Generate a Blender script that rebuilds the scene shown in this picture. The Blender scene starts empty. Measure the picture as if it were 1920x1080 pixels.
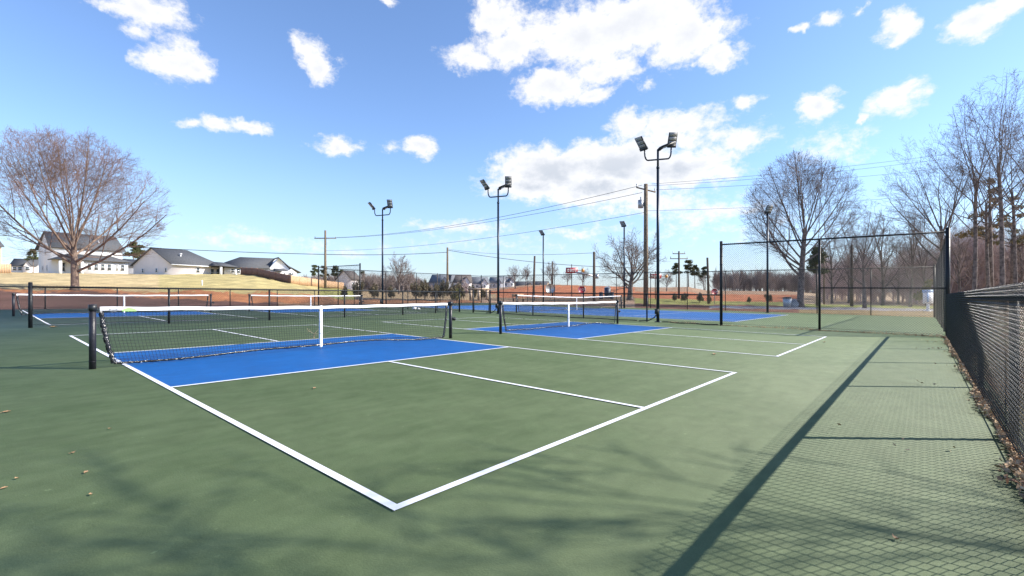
import bpy, math, random
import numpy as np
from mathutils import Vector, Matrix
R_ = math.radians
# ------------------------------------------------------------------ base
sc = bpy.context.scene
COL = sc.collection
F = 879.2; CX, CY, CZ = -1.455, -2.105, 1.169; YAW = .72; SL = -0.0117; HY = 549.0
FW = (math.cos(YAW), math.sin(YAW)); RT = (math.sin(YAW), -math.cos(YAW))

def gz(x, y):                       # the slab of the courts drains at about one per cent
    return SL*((x-CX)*RT[0]+(y-CY)*RT[1])
def at(px, d):                      # survey bearing + distance -> plan position
    a = (px-960)/F
    return CX+d*(FW[0]+RT[0]*a), CY+d*(FW[1]+RT[1]*a)
def pxd(x, y):
    dx, dy = x-CX, y-CY
    t = dx*FW[0]+dy*FW[1]; a = dx*RT[0]+dy*RT[1]
    return t, a
SURV = [
 (-300, 22, [(34,548),(40,541),(80,512),(160,510),(600,535)]),
 (0, 26, [(34,550),(39,541),(80,512),(160,510),(600,535)]),
 (200, 29, [(36,553),(40,544),(82,514),(160,514),(600,535)]),
 (400, 33, [(40,562),(46,544),(88,514),(160,515),(600,535)]),
 (480, 36, [(42,567),(50,545),(88,515),(160,520),(600,537)]),
 (560, 39, [(46,569),(54,549),(85,531),(130,532),(600,540)]),
 (640, 43, [(55,564),(70,553),(100,540),(200,543),(600,545)]),
 (720, 47, [(60,562),(75,558),(150,551),(300,547),(600,547)]),
 (860, 54, [(70,560),(110,554),(200,546),(260,543),(600,546)]),
 (920, 54, [(70,560),(100,555),(150,548),(190,541),(600,543)]),
 (980, 53, [(75,560),(100,553),(140,541),(180,535),(600,541)]),
 (1040, 51, [(70,562),(95,552),(130,541),(170,533),(600,541)]),
 (1120, 48, [(65,563),(90,552),(130,541),(170,535.5),(600,543)]),
 (1220, 46, [(60,566),(85,556),(120,546),(160,539),(600,543)]),
 (1290, 45, [(58,568),(80,558),(120,546),(150,538),(600,543)]),
 (1325, 45, [(58,570),(80,562),(120,551),(150,545),(600,545)]),
 (1480, 50, [(60,571),(75,566),(110,554),(150,547),(600,546)]),
 (1620, 52, [(62,572),(80,567),(150,560),(600,553)]),
 (1780, 50, [(62,574),(80,570),(150,564),(600,555)]),
 (2300, 45, [(60,576),(80,572),(150,566),(600,556)]),
]
DG = np.array([0,10,20,25,28,31,34,37,40,43,46,50,54,58,62,68,75,82,90,100,110,120,130,140,150,165,180,200,230,260,300,400,500,600,900,1500,3000.])
def _colz():
    tab = []
    for px, d0, nodes in SURV:
        a = (px-960)/F
        dd = [0, d0]; zz = [0, SL*a*d0]
        for d, y in nodes: dd.append(d); zz.append(CZ+(HY-y)*d/F)
        dd += [1500, 3000]; zz += [CZ+(HY-548)*1500/F, 3]
        tab.append(np.interp(DG, dd, zz))
    return np.array(tab)
CZT = _colz(); CPX = np.array([s[0] for s in SURV], float)
def tz(px, d):
    px = min(max(px, -300), 2300); d = min(max(d, 0), 2999)
    i = int(np.searchsorted(CPX, px)-1); i = min(max(i, 0), len(CPX)-2)
    w = (px-CPX[i])/(CPX[i+1]-CPX[i])
    return float((1-w)*np.interp(d, DG, CZT[i])+w*np.interp(d, DG, CZT[i+1]))
def polar(x, y):
    t, a = pxd(x, y); R = math.hypot(t, a); th = math.atan2(a, t)
    lo, hi = math.atan((-300-960)/F), math.atan((2300-960)/F)
    thc = min(max(th, lo), hi)
    return 960+F*math.tan(thc), R*math.cos(thc), th
def terr(x, y):
    px, d, th = polar(x, y)
    z = tz(px, d)
    k = min(max((abs(th)-1.1)/.7, 0), 1)
    return z*(1-k)+gz(x, y)*k if k > 0 else z
# ------------------------------------------------------------------ mesh helpers
class MB:
    def __init__(s): s.V = []; s.Fq = []; s.n = 0; s.Ft = []; s.pv = []; s.sg = []
    def add(s, V, Fq=None, Ft=None):
        V = np.asarray(V, float).reshape(-1, 3)
        if Fq is not None and len(Fq): s.Fq.append(np.asarray(Fq, int).reshape(-1, 4)+s.n)
        if Ft is not None and len(Ft): s.Ft.append(np.asarray(Ft, int).reshape(-1, 3)+s.n)
        s.V.append(V); s.n += len(V); return s
    def box(s, c, sx, sy, sz, rz=0, M=None):
        v = np.array([[x*sx/2, y*sy/2, z*sz/2] for x in (-1,1) for y in (-1,1) for z in (-1,1)])
        if M is not None: v = v@np.array(M.to_3x3()).T
        elif rz:
            cs, sn = math.cos(rz), math.sin(rz)
            v = np.c_[v[:,0]*cs-v[:,1]*sn, v[:,0]*sn+v[:,1]*cs, v[:,2]]
        v = v+np.array(c)
        f = [[0,1,3,2],[4,6,7,5],[0,4,5,1],[2,3,7,6],[0,2,6,4],[1,5,7,3]]
        return s.add(v, f)
    def seg(s, a, b, ra, rb=None):
        s.sg.append((*a, *b, ra, ra if rb is None else rb))
    def segs(s, n):                 # flush the pending segments as n-sided prisms
        if not s.sg: return s
        A = np.array(s.sg, float); s.sg = []
        return s.segarr(A, n)
    def segarr(s, A, n):
        a, b, ra, rb = A[:, :3], A[:, 3:6], A[:, 6:7], A[:, 7:8]
        d = b-a; L = np.linalg.norm(d, axis=1, keepdims=True); d = d/np.maximum(L, 1e-9)
        h = np.where(np.abs(d[:, 2:3]) > .9, np.array([[1., 0, 0]]), np.array([[0, 0, 1.]]))
        u = np.cross(d, h); u /= np.linalg.norm(u, axis=1, keepdims=True); w = np.cross(d, u)
        m = len(A); V = np.zeros((m, 2*n, 3))
        for k in range(n):
            an = 2*math.pi*k/n
            o = u*math.cos(an)+w*math.sin(an)
            V[:, k] = a+o*ra; V[:, n+k] = b+o*rb
        f = np.array([[k, (k+1) % n, n+(k+1) % n, n+k] for k in range(n)])
        Fq = (f[None]+(np.arange(m)*2*n)[:, None, None]).reshape(-1, 4)
        return s.add(V.reshape(-1, 3), Fq)
    def tube(s, pts, radii, n=8, cap=True):
        P = [Vector(p) for p in pts]; m = len(P)
        if not hasattr(radii, '__len__'): radii = [radii]*m
        V = []; prev = None
        for i in range(m):
            t = (P[min(i+1, m-1)]-P[max(i-1, 0)]).normalized()
            if prev is None:
                h = Vector((0,0,1)) if abs(t.z) < .9 else Vector((1,0,0)); u = t.cross(h).normalized()
            else:
                u = (prev-t*prev.dot(t)).normalized()
            prev = u; w = t.cross(u)
            for k in range(n):
                an = 2*math.pi*k/n
                V.append(P[i]+(u*math.cos(an)+w*math.sin(an))*radii[i])
        Fq = [[i*n+k, i*n+(k+1) % n, (i+1)*n+(k+1) % n, (i+1)*n+k] for i in range(m-1) for k in range(n)]
        Ft = []
        if cap:
            c0 = len(V); V.append(P[0]); V.append(P[-1])
            for k in range(n):
                Ft.append([c0, (k+1) % n, k]); Ft.append([c0+1, (m-1)*n+k, (m-1)*n+(k+1) % n])
        return s.add([tuple(v) for v in V], Fq, Ft)
    def cyl(s, x, y, z0, z1, r, n=10, r2=None):
        return s.tube([(x, y, z0), (x, y, z1)], [r, r if r2 is None else r2], n)
    def sphere(s, c, r, n=8, sq=1):
        V = []; Fq = []
        for i in range(n+1):
            ph = math.pi*i/n
            for j in range(2*n):
                th = math.pi*j/n
                V.append((c[0]+r*math.sin(ph)*math.cos(th), c[1]+r*math.sin(ph)*math.sin(th), c[2]+r*sq*math.cos(ph)))
        for i in range(n):
            for j in range(2*n):
                Fq.append([i*2*n+j, (i+1)*2*n+j, (i+1)*2*n+(j+1) % (2*n), i*2*n+(j+1) % (2*n)])
        return s.add(V, Fq)
    def poly(s, pts):               # one n-gon as fan
        n = len(pts); return s.add(pts, [list(range(4))] if n == 4 else None, None if n == 4 else [[0, i, i+1] for i in range(1, n-1)])
    def mesh(s, name, mat, smooth=False):
        V = np.concatenate(s.V) if s.V else np.zeros((0, 3))
        Fq = np.concatenate(s.Fq) if s.Fq else np.zeros((0, 4), int)
        Ft = np.concatenate(s.Ft) if s.Ft else np.zeros((0, 3), int)
        me = bpy.data.meshes.new(name)
        me.vertices.add(len(V)); me.vertices.foreach_set('co', V.astype(np.float32).ravel())
        nl = len(Fq)*4+len(Ft)*3
        me.loops.add(nl); me.polygons.add(len(Fq)+len(Ft))
        me.loops.foreach_set('vertex_index', np.concatenate([Fq.ravel(), Ft.ravel()]).astype(np.int32))
        ls = np.concatenate([np.arange(len(Fq))*4, len(Fq)*4+np.arange(len(Ft))*3]).astype(np.int32)
        me.polygons.foreach_set('loop_start', ls)
        me.update(calc_edges=True); me.validate()
        if smooth: me.polygons.foreach_set('use_smooth', [True]*len(me.polygons))
        me.materials.append(mat)
        return me
    def build(s, name, mat, parent=None, smooth=False, loc=None):
        o = bpy.data.objects.new(name, s.mesh(name, mat, smooth)); COL.objects.link(o)
        if parent is not None: o.parent = parent
        if loc is not None: o.location = loc
        return o
def tag(o, label=None, cat=None, group=None, kind=None):
    if label: o['label'] = label
    if cat: o['category'] = cat
    if group: o['group'] = group
    if kind: o['kind'] = kind
    return o
def thing(name, label, cat, loc=(0,0,0), rz=0, group=None):
    o = bpy.data.objects.new(name, None); COL.objects.link(o)
    o.location = loc; o.rotation_euler = (0, 0, rz); o.empty_display_size = .2
    return tag(o, label, cat, group)
def copy_tree(o, parent=None):
    c = o.copy(); COL.objects.link(c)
    if parent is not None: c.parent = parent
    for ch in list(o.children): copy_tree(ch, c)
    return c
# ------------------------------------------------------------------ materials
def mat(name, color, rough=.6, metal=0, spec=.5, var=0, vscale=3, color2=None, bump=0, bscale=60, coat=0, thresh=None, coord='Object', detail=4):
    m = bpy.data.materials.new(name); m.use_nodes = True
    nt = m.node_tree; b = nt.nodes['Principled BSDF']
    b.inputs['Base Color'].default_value = (*color, 1); b.inputs['Roughness'].default_value = rough
    b.inputs['Metallic'].default_value = metal; b.inputs['Specular IOR Level'].default_value = spec
    if coat: b.inputs['Coat Weight'].default_value = coat
    tc = nt.nodes.new('ShaderNodeTexCoord')
    if var or color2:
        n = nt.nodes.new('ShaderNodeTexNoise'); n.inputs['Scale'].default_value = vscale; n.inputs['Detail'].default_value = detail
        nt.links.new(tc.outputs[coord], n.inputs['Vector'])
        r = nt.nodes.new('ShaderNodeValToRGB')
        c2 = color2 or tuple(c*(1-var) for c in color)
        c1 = color if color2 else tuple(min(1, c*(1+var)) for c in color)
        lo, hi = thresh or (.35, .65)
        r.color_ramp.elements[0].position = lo; r.color_ramp.elements[1].position = hi
        r.color_ramp.elements[0].color = (*c2, 1); r.color_ramp.elements[1].color = (*c1, 1)
        nt.links.new(n.outputs['Fac'], r.inputs['Fac']); nt.links.new(r.outputs['Color'], b.inputs['Base Color'])
    if bump:
        n2 = nt.nodes.new('ShaderNodeTexNoise'); n2.inputs['Scale'].default_value = bscale; n2.inputs['Detail'].default_value = 5
        nt.links.new(tc.outputs[coord], n2.inputs['Vector'])
        bp = nt.nodes.new('ShaderNodeBump'); bp.inputs['Strength'].default_value = bump; bp.inputs['Distance'].default_value = .02
        nt.links.new(n2.outputs['Fac'], bp.inputs['Height']); nt.links.new(bp.outputs['Normal'], b.inputs['Normal'])
    return m
def court_mat(name, c, c2, rough=.62):
    m = bpy.data.materials.new(name); m.use_nodes = True; nt = m.node_tree; N = nt.nodes; L = nt.links
    b = N['Principled BSDF']; tc = N.new('ShaderNodeTexCoord')
    big = N.new('ShaderNodeTexNoise'); big.inputs['Scale'].default_value = .55; big.inputs['Detail'].default_value = 5; big.inputs['Roughness'].default_value = .6
    mp = N.new('ShaderNodeMapping'); mp.inputs['Scale'].default_value = (1, 3.2, 1); mp.inputs['Rotation'].default_value = (0, 0, .3)
    st = N.new('ShaderNodeTexNoise'); st.inputs['Scale'].default_value = 2.2; st.inputs['Detail'].default_value = 6
    L.new(tc.outputs['Object'], big.inputs['Vector']); L.new(tc.outputs['Object'], mp.inputs['Vector']); L.new(mp.outputs['Vector'], st.inputs['Vector'])
    add = N.new('ShaderNodeMath'); add.operation = 'ADD'; L.new(big.outputs['Fac'], add.inputs[0])
    ml = N.new('ShaderNodeMath'); ml.operation = 'MULTIPLY'; ml.inputs[1].default_value = .6; L.new(st.outputs['Fac'], ml.inputs[0]); L.new(ml.outputs[0], add.inputs[1])
    r = N.new('ShaderNodeValToRGB'); r.color_ramp.elements[0].position = .6; r.color_ramp.elements[1].position = 1.0
    r.color_ramp.elements[0].color = (*c2, 1); r.color_ramp.elements[1].color = (*c, 1); L.new(add.outputs[0], r.inputs['Fac'])
    # fine sand grain
    g = N.new('ShaderNodeTexNoise'); g.inputs['Scale'].default_value = 260; g.inputs['Detail'].default_value = 2; L.new(tc.outputs['Object'], g.inputs['Vector'])
    mr = N.new('ShaderNodeMapRange'); mr.inputs[1].default_value = .3; mr.inputs[2].default_value = .7; mr.inputs[3].default_value = .86; mr.inputs[4].default_value = 1.14; L.new(g.outputs['Fac'], mr.inputs[0])
    mx = N.new('ShaderNodeVectorMath'); mx.operation = 'SCALE'; L.new(r.outputs['Color'], mx.inputs[0]); L.new(mr.outputs[0], mx.inputs['Scale'])
    wn = N.new('ShaderNodeTexNoise'); wn.inputs['Scale'].default_value = 3.1; wn.inputs['Detail'].default_value = 10; wn.inputs['Roughness'].default_value = .7; wn.inputs['Distortion'].default_value = .6; L.new(tc.outputs['Object'], wn.inputs['Vector'])
    wr = N.new('ShaderNodeMapRange'); wr.inputs[1].default_value = .35; wr.inputs[2].default_value = .65; wr.inputs[3].default_value = .9; wr.inputs[4].default_value = 1.09; L.new(wn.outputs['Fac'], wr.inputs[0])
    sn = N.new('ShaderNodeTexNoise'); sn.inputs['Scale'].default_value = 21; sn.inputs['Detail'].default_value = 3; L.new(tc.outputs['Object'], sn.inputs['Vector'])
    sr = N.new('ShaderNodeMapRange'); sr.inputs[1].default_value = .70; sr.inputs[2].default_value = .76; sr.inputs[3].default_value = 1; sr.inputs[4].default_value = 1.35; L.new(sn.outputs['Fac'], sr.inputs[0])
    mm = N.new('ShaderNodeMath'); mm.operation = 'MULTIPLY'; L.new(wr.outputs[0], mm.inputs[0]); L.new(sr.outputs[0], mm.inputs[1])
    mx2 = N.new('ShaderNodeVectorMath'); mx2.operation = 'SCALE'; L.new(mx.outputs[0], mx2.inputs[0]); L.new(mm.outputs[0], mx2.inputs['Scale'])
    L.new(mx2.outputs[0], b.inputs['Base Color'])
    b.inputs['Roughness'].default_value = rough; b.inputs['Specular IOR Level'].default_value = .14
    bp = N.new('ShaderNodeBump'); bp.inputs['Strength'].default_value = .35; bp.inputs['Distance'].default_value = .004
    g2 = N.new('ShaderNodeTexNoise'); g2.inputs['Scale'].default_value = 90; g2.inputs['Detail'].default_value = 4; L.new(tc.outputs['Object'], g2.inputs['Vector'])
    L.new(g2.outputs['Fac'], bp.inputs['Height']); L.new(bp.outputs['Normal'], b.inputs['Normal'])
    return m
M = {}
M['green'] = court_mat('court_green', (.124,.162,.083), (.092,.129,.062))
M['blue'] = court_mat('court_blue', (.006,.105,.34), (.005,.086,.29), .55)
M['tblue'] = court_mat('tennis_blue', (.045,.16,.42), (.035,.13,.35), .6)
M['line'] = mat('line_paint', (.82,.82,.84), .6, bump=.1, bscale=200, var=.05, vscale=8)
M['black'] = mat('black_vinyl', (.010,.012,.015), .42, spec=.3, bump=.05, bscale=40)
M['wire'] = mat('black_wire', (.006,.007,.009), .3, spec=.4)
M['net'] = mat('net_cord', (.02,.02,.022), .7)
M['netpost'] = mat('post_pad', (.014,.014,.02), .42, bump=.25, bscale=25)
M['tape'] = mat('painted_glint_tape', (.75,.72,.68), .2, spec=.8, color2=(.012,.012,.015), thresh=(.67,.72), vscale=15, bump=1, bscale=30, detail=2)  # sun glints painted in as pale flecks on the black
M['band'] = mat('white_band', (.85,.85,.86), .55, var=.06, vscale=30, bump=.3, bscale=40)
M['strap'] = mat('white_strap', (.84,.84,.86), .5, bump=.2, bscale=60)
M['sticker'] = mat('green_sticker', (.35,.8,.2), .5)
M['ink'] = mat('dark_print', (.03,.03,.03), .5)
M['pole'] = mat('navy_pole', (.012,.022,.04), .35, metal=.3, bump=.03, bscale=20)
M['lampbody'] = mat('lamp_housing', (.02,.022,.025), .4)
M['led'] = mat('led_panel', (.32,.31,.3), .25, var=.25, vscale=14, spec=.7)
M['wood'] = mat('pole_wood', (.27,.20,.13), .85, color2=(.11,.075,.045), vscale=7, bump=.5, bscale=25)
M['wooddark'] = mat('weathered_wood', (.10,.075,.055), .85, var=.35, vscale=5, bump=.4, bscale=20)
M['steel'] = mat('galvanised', (.42,.43,.44), .45, metal=.6, var=.1)
M['cable'] = mat('overhead_cable', (.03,.03,.035), .6)
M['bark1'] = mat('bark_warm', (.30,.215,.16), .9, color2=(.13,.09,.07), vscale=4, bump=.8, bscale=18)
M['bark2'] = mat('bark_grey', (.25,.20,.175), .9, color2=(.07,.055,.048), vscale=4, bump=.8, bscale=18)
M['twig1'] = mat('twig_red', (.25,.15,.115), .9, color2=(.15,.11,.09), vscale=.5)
M['twig2'] = mat('twig_brown', (.24,.18,.15), .9, color2=(.10,.075,.07), vscale=.8)
M['brush'] = mat('brush_twigs', (.58,.45,.41), .95, color2=(.30,.23,.22), vscale=.25)
M['farwood'] = mat('far_wood', (.34,.27,.24), .95, color2=(.2,.165,.15), vscale=.06)
M['pine'] = mat('pine_needles', (.10,.105,.035), .8, color2=(.035,.05,.02), vscale=1.5)
M['pinebrown'] = mat('pine_rust', (.36,.24,.11), .8, color2=(.16,.15,.06), vscale=1.2)
M['holly'] = mat('holly_leaves', (.23,.18,.10), .7, color2=(.055,.062,.035), vscale=2)
M['yshrub'] = mat('yellow_shrub', (.28,.25,.07), .8, color2=(.12,.13,.04), vscale=3)
M['leaf'] = mat('dead_leaf', (.66,.48,.28), .8, color2=(.24,.115,.055), vscale=7, coord='Object')
M['straw'] = mat('dry_grass', (.55,.44,.28), .9, var=.3, vscale=9)
M['wall'] = mat('white_siding', (.88,.87,.86), .7, var=.03, vscale=.8)
M['wall2'] = mat('cream_siding', (.74,.68,.66), .7, var=.03, vscale=.8)
M['walltan'] = mat('tan_siding', (.62,.47,.33), .7, var=.05)
M['wallblue'] = mat('grey_siding', (.42,.43,.47), .7, var=.05)
M['roof'] = mat('shingles', (.085,.088,.095), .9, var=.25, vscale=6, bump=.6, bscale=9)
M['roofbrown'] = mat('brown_shingles', (.13,.11,.10), .9, var=.2, vscale=5)
M['roofgrey'] = mat('grey_shingles', (.17,.18,.20), .9, var=.2, vscale=5)
M['glass'] = mat('window_glass', (.07,.085,.10), .1, spec=.8)
M['trim'] = mat('white_trim', (.82,.82,.82), .5)
M['cedar'] = mat('cedar_boards', (.52,.33,.19), .8, var=.15, vscale=4)
M['cedarshade'] = mat('shaded_boards', (.25,.13,.09), .85, var=.2, vscale=4)  # darker cedar: the shade on that fence stretch is put into the colour
M['red'] = mat('sign_red', (.38,.02,.03), .45)
M['signwhite'] = mat('sign_white', (.8,.8,.8), .5)
M['signback'] = mat('sign_back', (.55,.57,.58), .4, metal=.5)
M['amber'] = mat('amber_housing', (.75,.3,.05), .4)
M['bluedoor'] = mat('blue_plastic', (.05,.065,.11), .5)
M['paleblue'] = mat('pale_blue', (.35,.5,.75), .5)
M['concrete'] = mat('concrete', (.42,.41,.39), .9, var=.15, bump=.3)
M['paper'] = mat('white_plastic', (.8,.8,.8), .5)
M['twigdry'] = mat('dry_stick', (.5,.36,.22), .85, var=.2, vscale=20)
# ------------------------------------------------------------------ ground sheet
def zone(px, d, x, y):
    GR = (.52,.40,.21); GRN = (.22,.26,.07); MUL = (.16,.085,.065); ORG = (.47,.20,.09); SOIL = (.36,.21,.12)
    TAN = (.42,.30,.17); RED = (.44,.17,.085); LEAF = (.42,.31,.20); PATH = (.42,.38,.36); DULL = (.24,.17,.11); CREST = (.36,.235,.15)
    if px < 600:
        dg = np.interp(px, [-300,0,200,400,480,560,600], [39,39,40,45,49,53,56])
        dm = dg*np.interp(px, [0,350,460,600], [.93,.86,.84,.83])
        if px < 250 and px > 0: dm = dg*(.93+.03*math.exp(-((px-140)/45)**2))
        if d < dm: c = MUL if px < 520 else SOIL
        elif d < dg: c = ORG
        elif d < 200: c = GR
        else: c = DULL
        if px > 300 and dg <= d < 200: c = tuple(.5*a+.5*b for a, b in zip(GR, (.44,.38,.14)))
        return c
    if px < 900:
        if px < 665 and 56 < d < 110: return (.38,.36,.12)
        if d < 60: return (.38,.19,.10)
        if d < 66: return (.12,.10,.09)
        if d < 200: return TAN
        return DULL
    if px < 1190:
        if d < 62: return (.42,.28,.19)
        if d < 80: return DULL
        if d < 160: return RED if px > 930 or d > 120 else TAN
        return CREST
    if px < 1500:
        if 41 < d < 50 and px > 1330: return PATH
        if d < 53: return (.23,.115,.08)
        if d < 72: return (.30,.29,.10)
        if d < 115: return RED
        return CREST
    if 41 < d < 50 and px < 1800: return PATH
    if px > 1700 and d < 28: return (.46,.40,.24) if math.sin(x*1.3+y*2)>-.2 else (.42,.28,.18)
    if d < 41: return LEAF if px > 1760 else (.30,.22,.11)
    if d < 62 and px < 1760: return (.36,.36,.12)
    return LEAF
def ground():
    th = list(np.linspace(R_(-56), R_(53), 520)); th += list(np.linspace(R_(53), R_(304), 70))[1:-1]
    rad = [0]+list(np.geomspace(2, 22, 14))+list(np.arange(23, 72, .8))+list(np.geomspace(73, 220, 60))+list(np.geomspace(230, 3000, 24))
    V = []; C = []
    rng = random.Random(3)
    for r in rad:
        for t in th:
            dx = r*math.cos(t); a = r*math.sin(t)
            x = CX+FW[0]*dx+RT[0]*a; y = CY+FW[1]*dx+RT[1]*a
            z = terr(x, y)
            inside = (x < 36.25 and y < 35.9 and y > -2.95 and x > -9.5) and not (x < 17.0 and y > 33.9)
            px, d, _ = polar(x, y)
            if inside: z -= .05
            elif d > 36: z += .05*math.sin(x*.7+y*.4)*min(1, (d-36)/10)+.04*math.sin(x*1.9-y*1.3)
            elif d < 24 and y < -2.95: z += min(.5, (-2.95-y)*.05)-.02
            V.append((x, y, z))
            j = 1+.012*math.sin(x*.9)+.01*math.sin(y*1.7+x)+rng.gauss(0,.009)
            C.append((*zone(px, d*j+.6*math.sin(px*.03), x, y), 1))
    n = len(th); m = len(rad)
    Fq = [[i*n+j, (i+1)*n+j, (i+1)*n+(j+1) % n, i*n+(j+1) % n] for i in range(m-1) for j in range(n)]
    me_b = MB().add(V, Fq)
    mt = bpy.data.materials.new('earth_and_grass'); mt.use_nodes = True; nt = mt.node_tree; N = nt.nodes; L = nt.links
    b = N['Principled BSDF']; b.inputs['Roughness'].default_value = .95; b.inputs['Specular IOR Level'].default_value = .1
    vc = N.new('ShaderNodeVertexColor'); vc.layer_name = 'soil'
    tc = N.new('ShaderNodeTexCoord')
    n1 = N.new('ShaderNodeTexNoise'); n1.inputs['Scale'].default_value = .35; n1.inputs['Detail'].default_value = 8; n1.inputs['Roughness'].default_value = .7
    n2 = N.new('ShaderNodeTexNoise'); n2.inputs['Scale'].default_value = 6; n2.inputs['Detail'].default_value = 5; n2.inputs['Roughness'].default_value = .75
    L.new(tc.outputs['Object'], n1.inputs['Vector']); L.new(tc.outputs['Object'], n2.inputs['Vector'])
    r1 = N.new('ShaderNodeMapRange'); r1.inputs[1].default_value = .3; r1.inputs[2].default_value = .7; r1.inputs[3].default_value = .62; r1.inputs[4].default_value = 1.36
    r2 = N.new('ShaderNodeMapRange'); r2.inputs[1].default_value = .3; r2.inputs[2].default_value = .7; r2.inputs[3].default_value = .65; r2.inputs[4].default_value = 1.35
    L.new(n1.outputs['Fac'], r1.inputs[0]); L.new(n2.outputs['Fac'], r2.inputs[0])
    mu = N.new('ShaderNodeMath'); mu.operation = 'MULTIPLY'; L.new(r1.outputs[0], mu.inputs[0]); L.new(r2.outputs[0], mu.inputs[1])
    sc_ = N.new('ShaderNodeVectorMath'); sc_.operation = 'SCALE'; L.new(vc.outputs['Color'], sc_.inputs[0]); L.new(mu.outputs[0], sc_.inputs['Scale'])
    L.new(sc_.outputs[0], b.inputs['Base Color'])
    bp = N.new('ShaderNodeBump'); bp.inputs['Strength'].default_value = .8; bp.inputs['Distance'].default_value = .08; L.new(n2.outputs['Fac'], bp.inputs['Height']); L.new(bp.outputs['Normal'], b.inputs['Normal'])
    o = me_b.build('ground', mt, smooth=True); tag(o, kind='structure')
    ca = o.data.color_attributes.new('soil', 'FLOAT_COLOR', 'POINT')
    ca.data.foreach_set('color', np.array(C, np.float32).ravel())
ground()
# ------------------------------------------------------------------ court slab, painted areas and lines
Y0, X1 = -2.65, 17.45
def sheet(name, x0, y0, x1, y1, h, m, kind='structure'):
    b = MB(); nx = max(1, int((x1-x0)/4)); ny = max(1, int((y1-y0)/4))
    b.add([(x0, y0, gz(x0,y0)+h), (x1, y0, gz(x1,y0)+h), (x1, y1, gz(x1,y1)+h), (x0, y1, gz(x0,y1)+h)], [[0,1,2,3]])
    o = b.build(name, m); tag(o, kind=kind); return o
def slab():
    P = [(-9.5,Y0-.12),(36.2,Y0-.12),(36.2,35.6),(17.3,35.6),(17.3,33.6),(-9.5,33.6)]
    V = [(x, y, gz(x,y)) for x, y in P]+[(x, y, gz(x,y)-.12) for x, y in P]
    b = MB(); b.add(V, [[0,1,4,5],[1,2,3,4]]+[[i, i+6, (i+1) % 6+6, (i+1) % 6] for i in range(6)])
    tag(b.build('court_slab', M['green']), kind='structure')
slab()
LW = .055
def lines(name, x0, y0, rects, m=None, h=.009):
    b = MB()
    for (a, c, e, f) in rects:
        b.add([(x0+a, y0+c, gz(x0+a,y0+c)+h), (x0+e, y0+c, gz(x0+e,y0+c)+h), (x0+e, y0+f, gz(x0+e,y0+f)+h), (x0+a, y0+f, gz(x0+a,y0+f)+h)], [[0,1,2,3]])
    o = b.build(name, m or M['line']); tag(o, kind='structure'); return o
W, LC, NV = 6.096, 13.411, 4.572
def pickle(x0, y0):
    sheet('painted_kitchen', x0+LW, y0+NV+LW/2, x0+W-LW, y0+LC-NV-LW/2, .0045, M['blue'])
    w = LW; R = []
    R += [(0,0,w,LC),(W-w,0,W,LC),(w,0,W-w,w),(w,LC-w,W-w,LC)]
    R += [(w,NV-w/2,W-w,NV+w/2),(w,LC-NV-w/2,W-w,LC-NV+w/2)]
    R += [(W/2-w/2,w,W/2+w/2,NV-w/2),(W/2-w/2,LC-NV+w/2,W/2+w/2,LC-w)]
    lines('painted_lines', x0, y0, R)
pickle(0, 0); pickle(8.65, -.02); pickle(0, 18.2); pickle(8.65, 18.2)
TX0, TY0, TW, TL = 20.55, 4.12, 10.97, 23.77
sheet('painted_tennis_court', TX0, TY0, TX0+TW, TY0+TL, .0045, M['tblue'])
w = .06; s1 = 1.37; sv = TL/2-6.4
lines('painted_tennis_lines', TX0, TY0, [(0,0,w,TL),(TW-w,0,TW,TL),(w,0,TW-w,w),(w,TL-w,TW-w,TL),(s1,w,s1+w,TL-w),(TW-s1-w,w,TW-s1,TL-w),
  (s1+w,sv,TW-s1-w,sv+w),(s1+w,TL-sv-w,TW-s1-w,TL-sv),(TW/2-w/2,sv+w,TW/2+w/2,TL-sv-w)])
# ------------------------------------------------------------------ chain link fences
def link_mesh(b, pts, H, z0=.03, p=.0719, r=.0027, top=None):
    top = top or H
    arr = []
    for (ax, ay), (bx, by) in zip(pts[:-1], pts[1:]):
        L = math.hypot(bx-ax, by-ay); ux, uy = (bx-ax)/L, (by-ay)/L; h = top-z0
        ga, gb = gz(ax,ay), gz(bx,by)
        def P(s, z): return (ax+ux*s, ay+uy*s, ga+(gb-ga)*s/L+z0+z)
        for k in np.arange(-h, L, p):
            s0, s1_ = max(k, 0), min(k+h, L)
            if s1_ > s0:
                arr.append((*P(s0, s0-k), *P(s1_, s1_-k), r, r))
                arr.append((*P(s0, h-(s0-k)), *P(s1_, h-(s1_-k)), r, r))
    b.segarr(np.array(arr), 4)
def weave_mesh(b, ax, bx, y, H, w=.0362, r=.0023):
    n = int((bx-ax)/w); m = int(H/w); arr = []
    for k in range(n):
        pv = None
        for j in range(m+1):
            side = (j+k) % 2
            x = ax+(k+side)*w; z = gz(x, y)+.05+j*w
            pnt = (x+(.001 if side == 0 else -.001)*-1, y+(.0035 if side else -.0035), z)
            if pv: arr.append((*pv, *pnt, r, r))
            pv = pnt
        # knuckled tips above the rail
    b.segarr(np.array(arr), 4)
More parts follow.
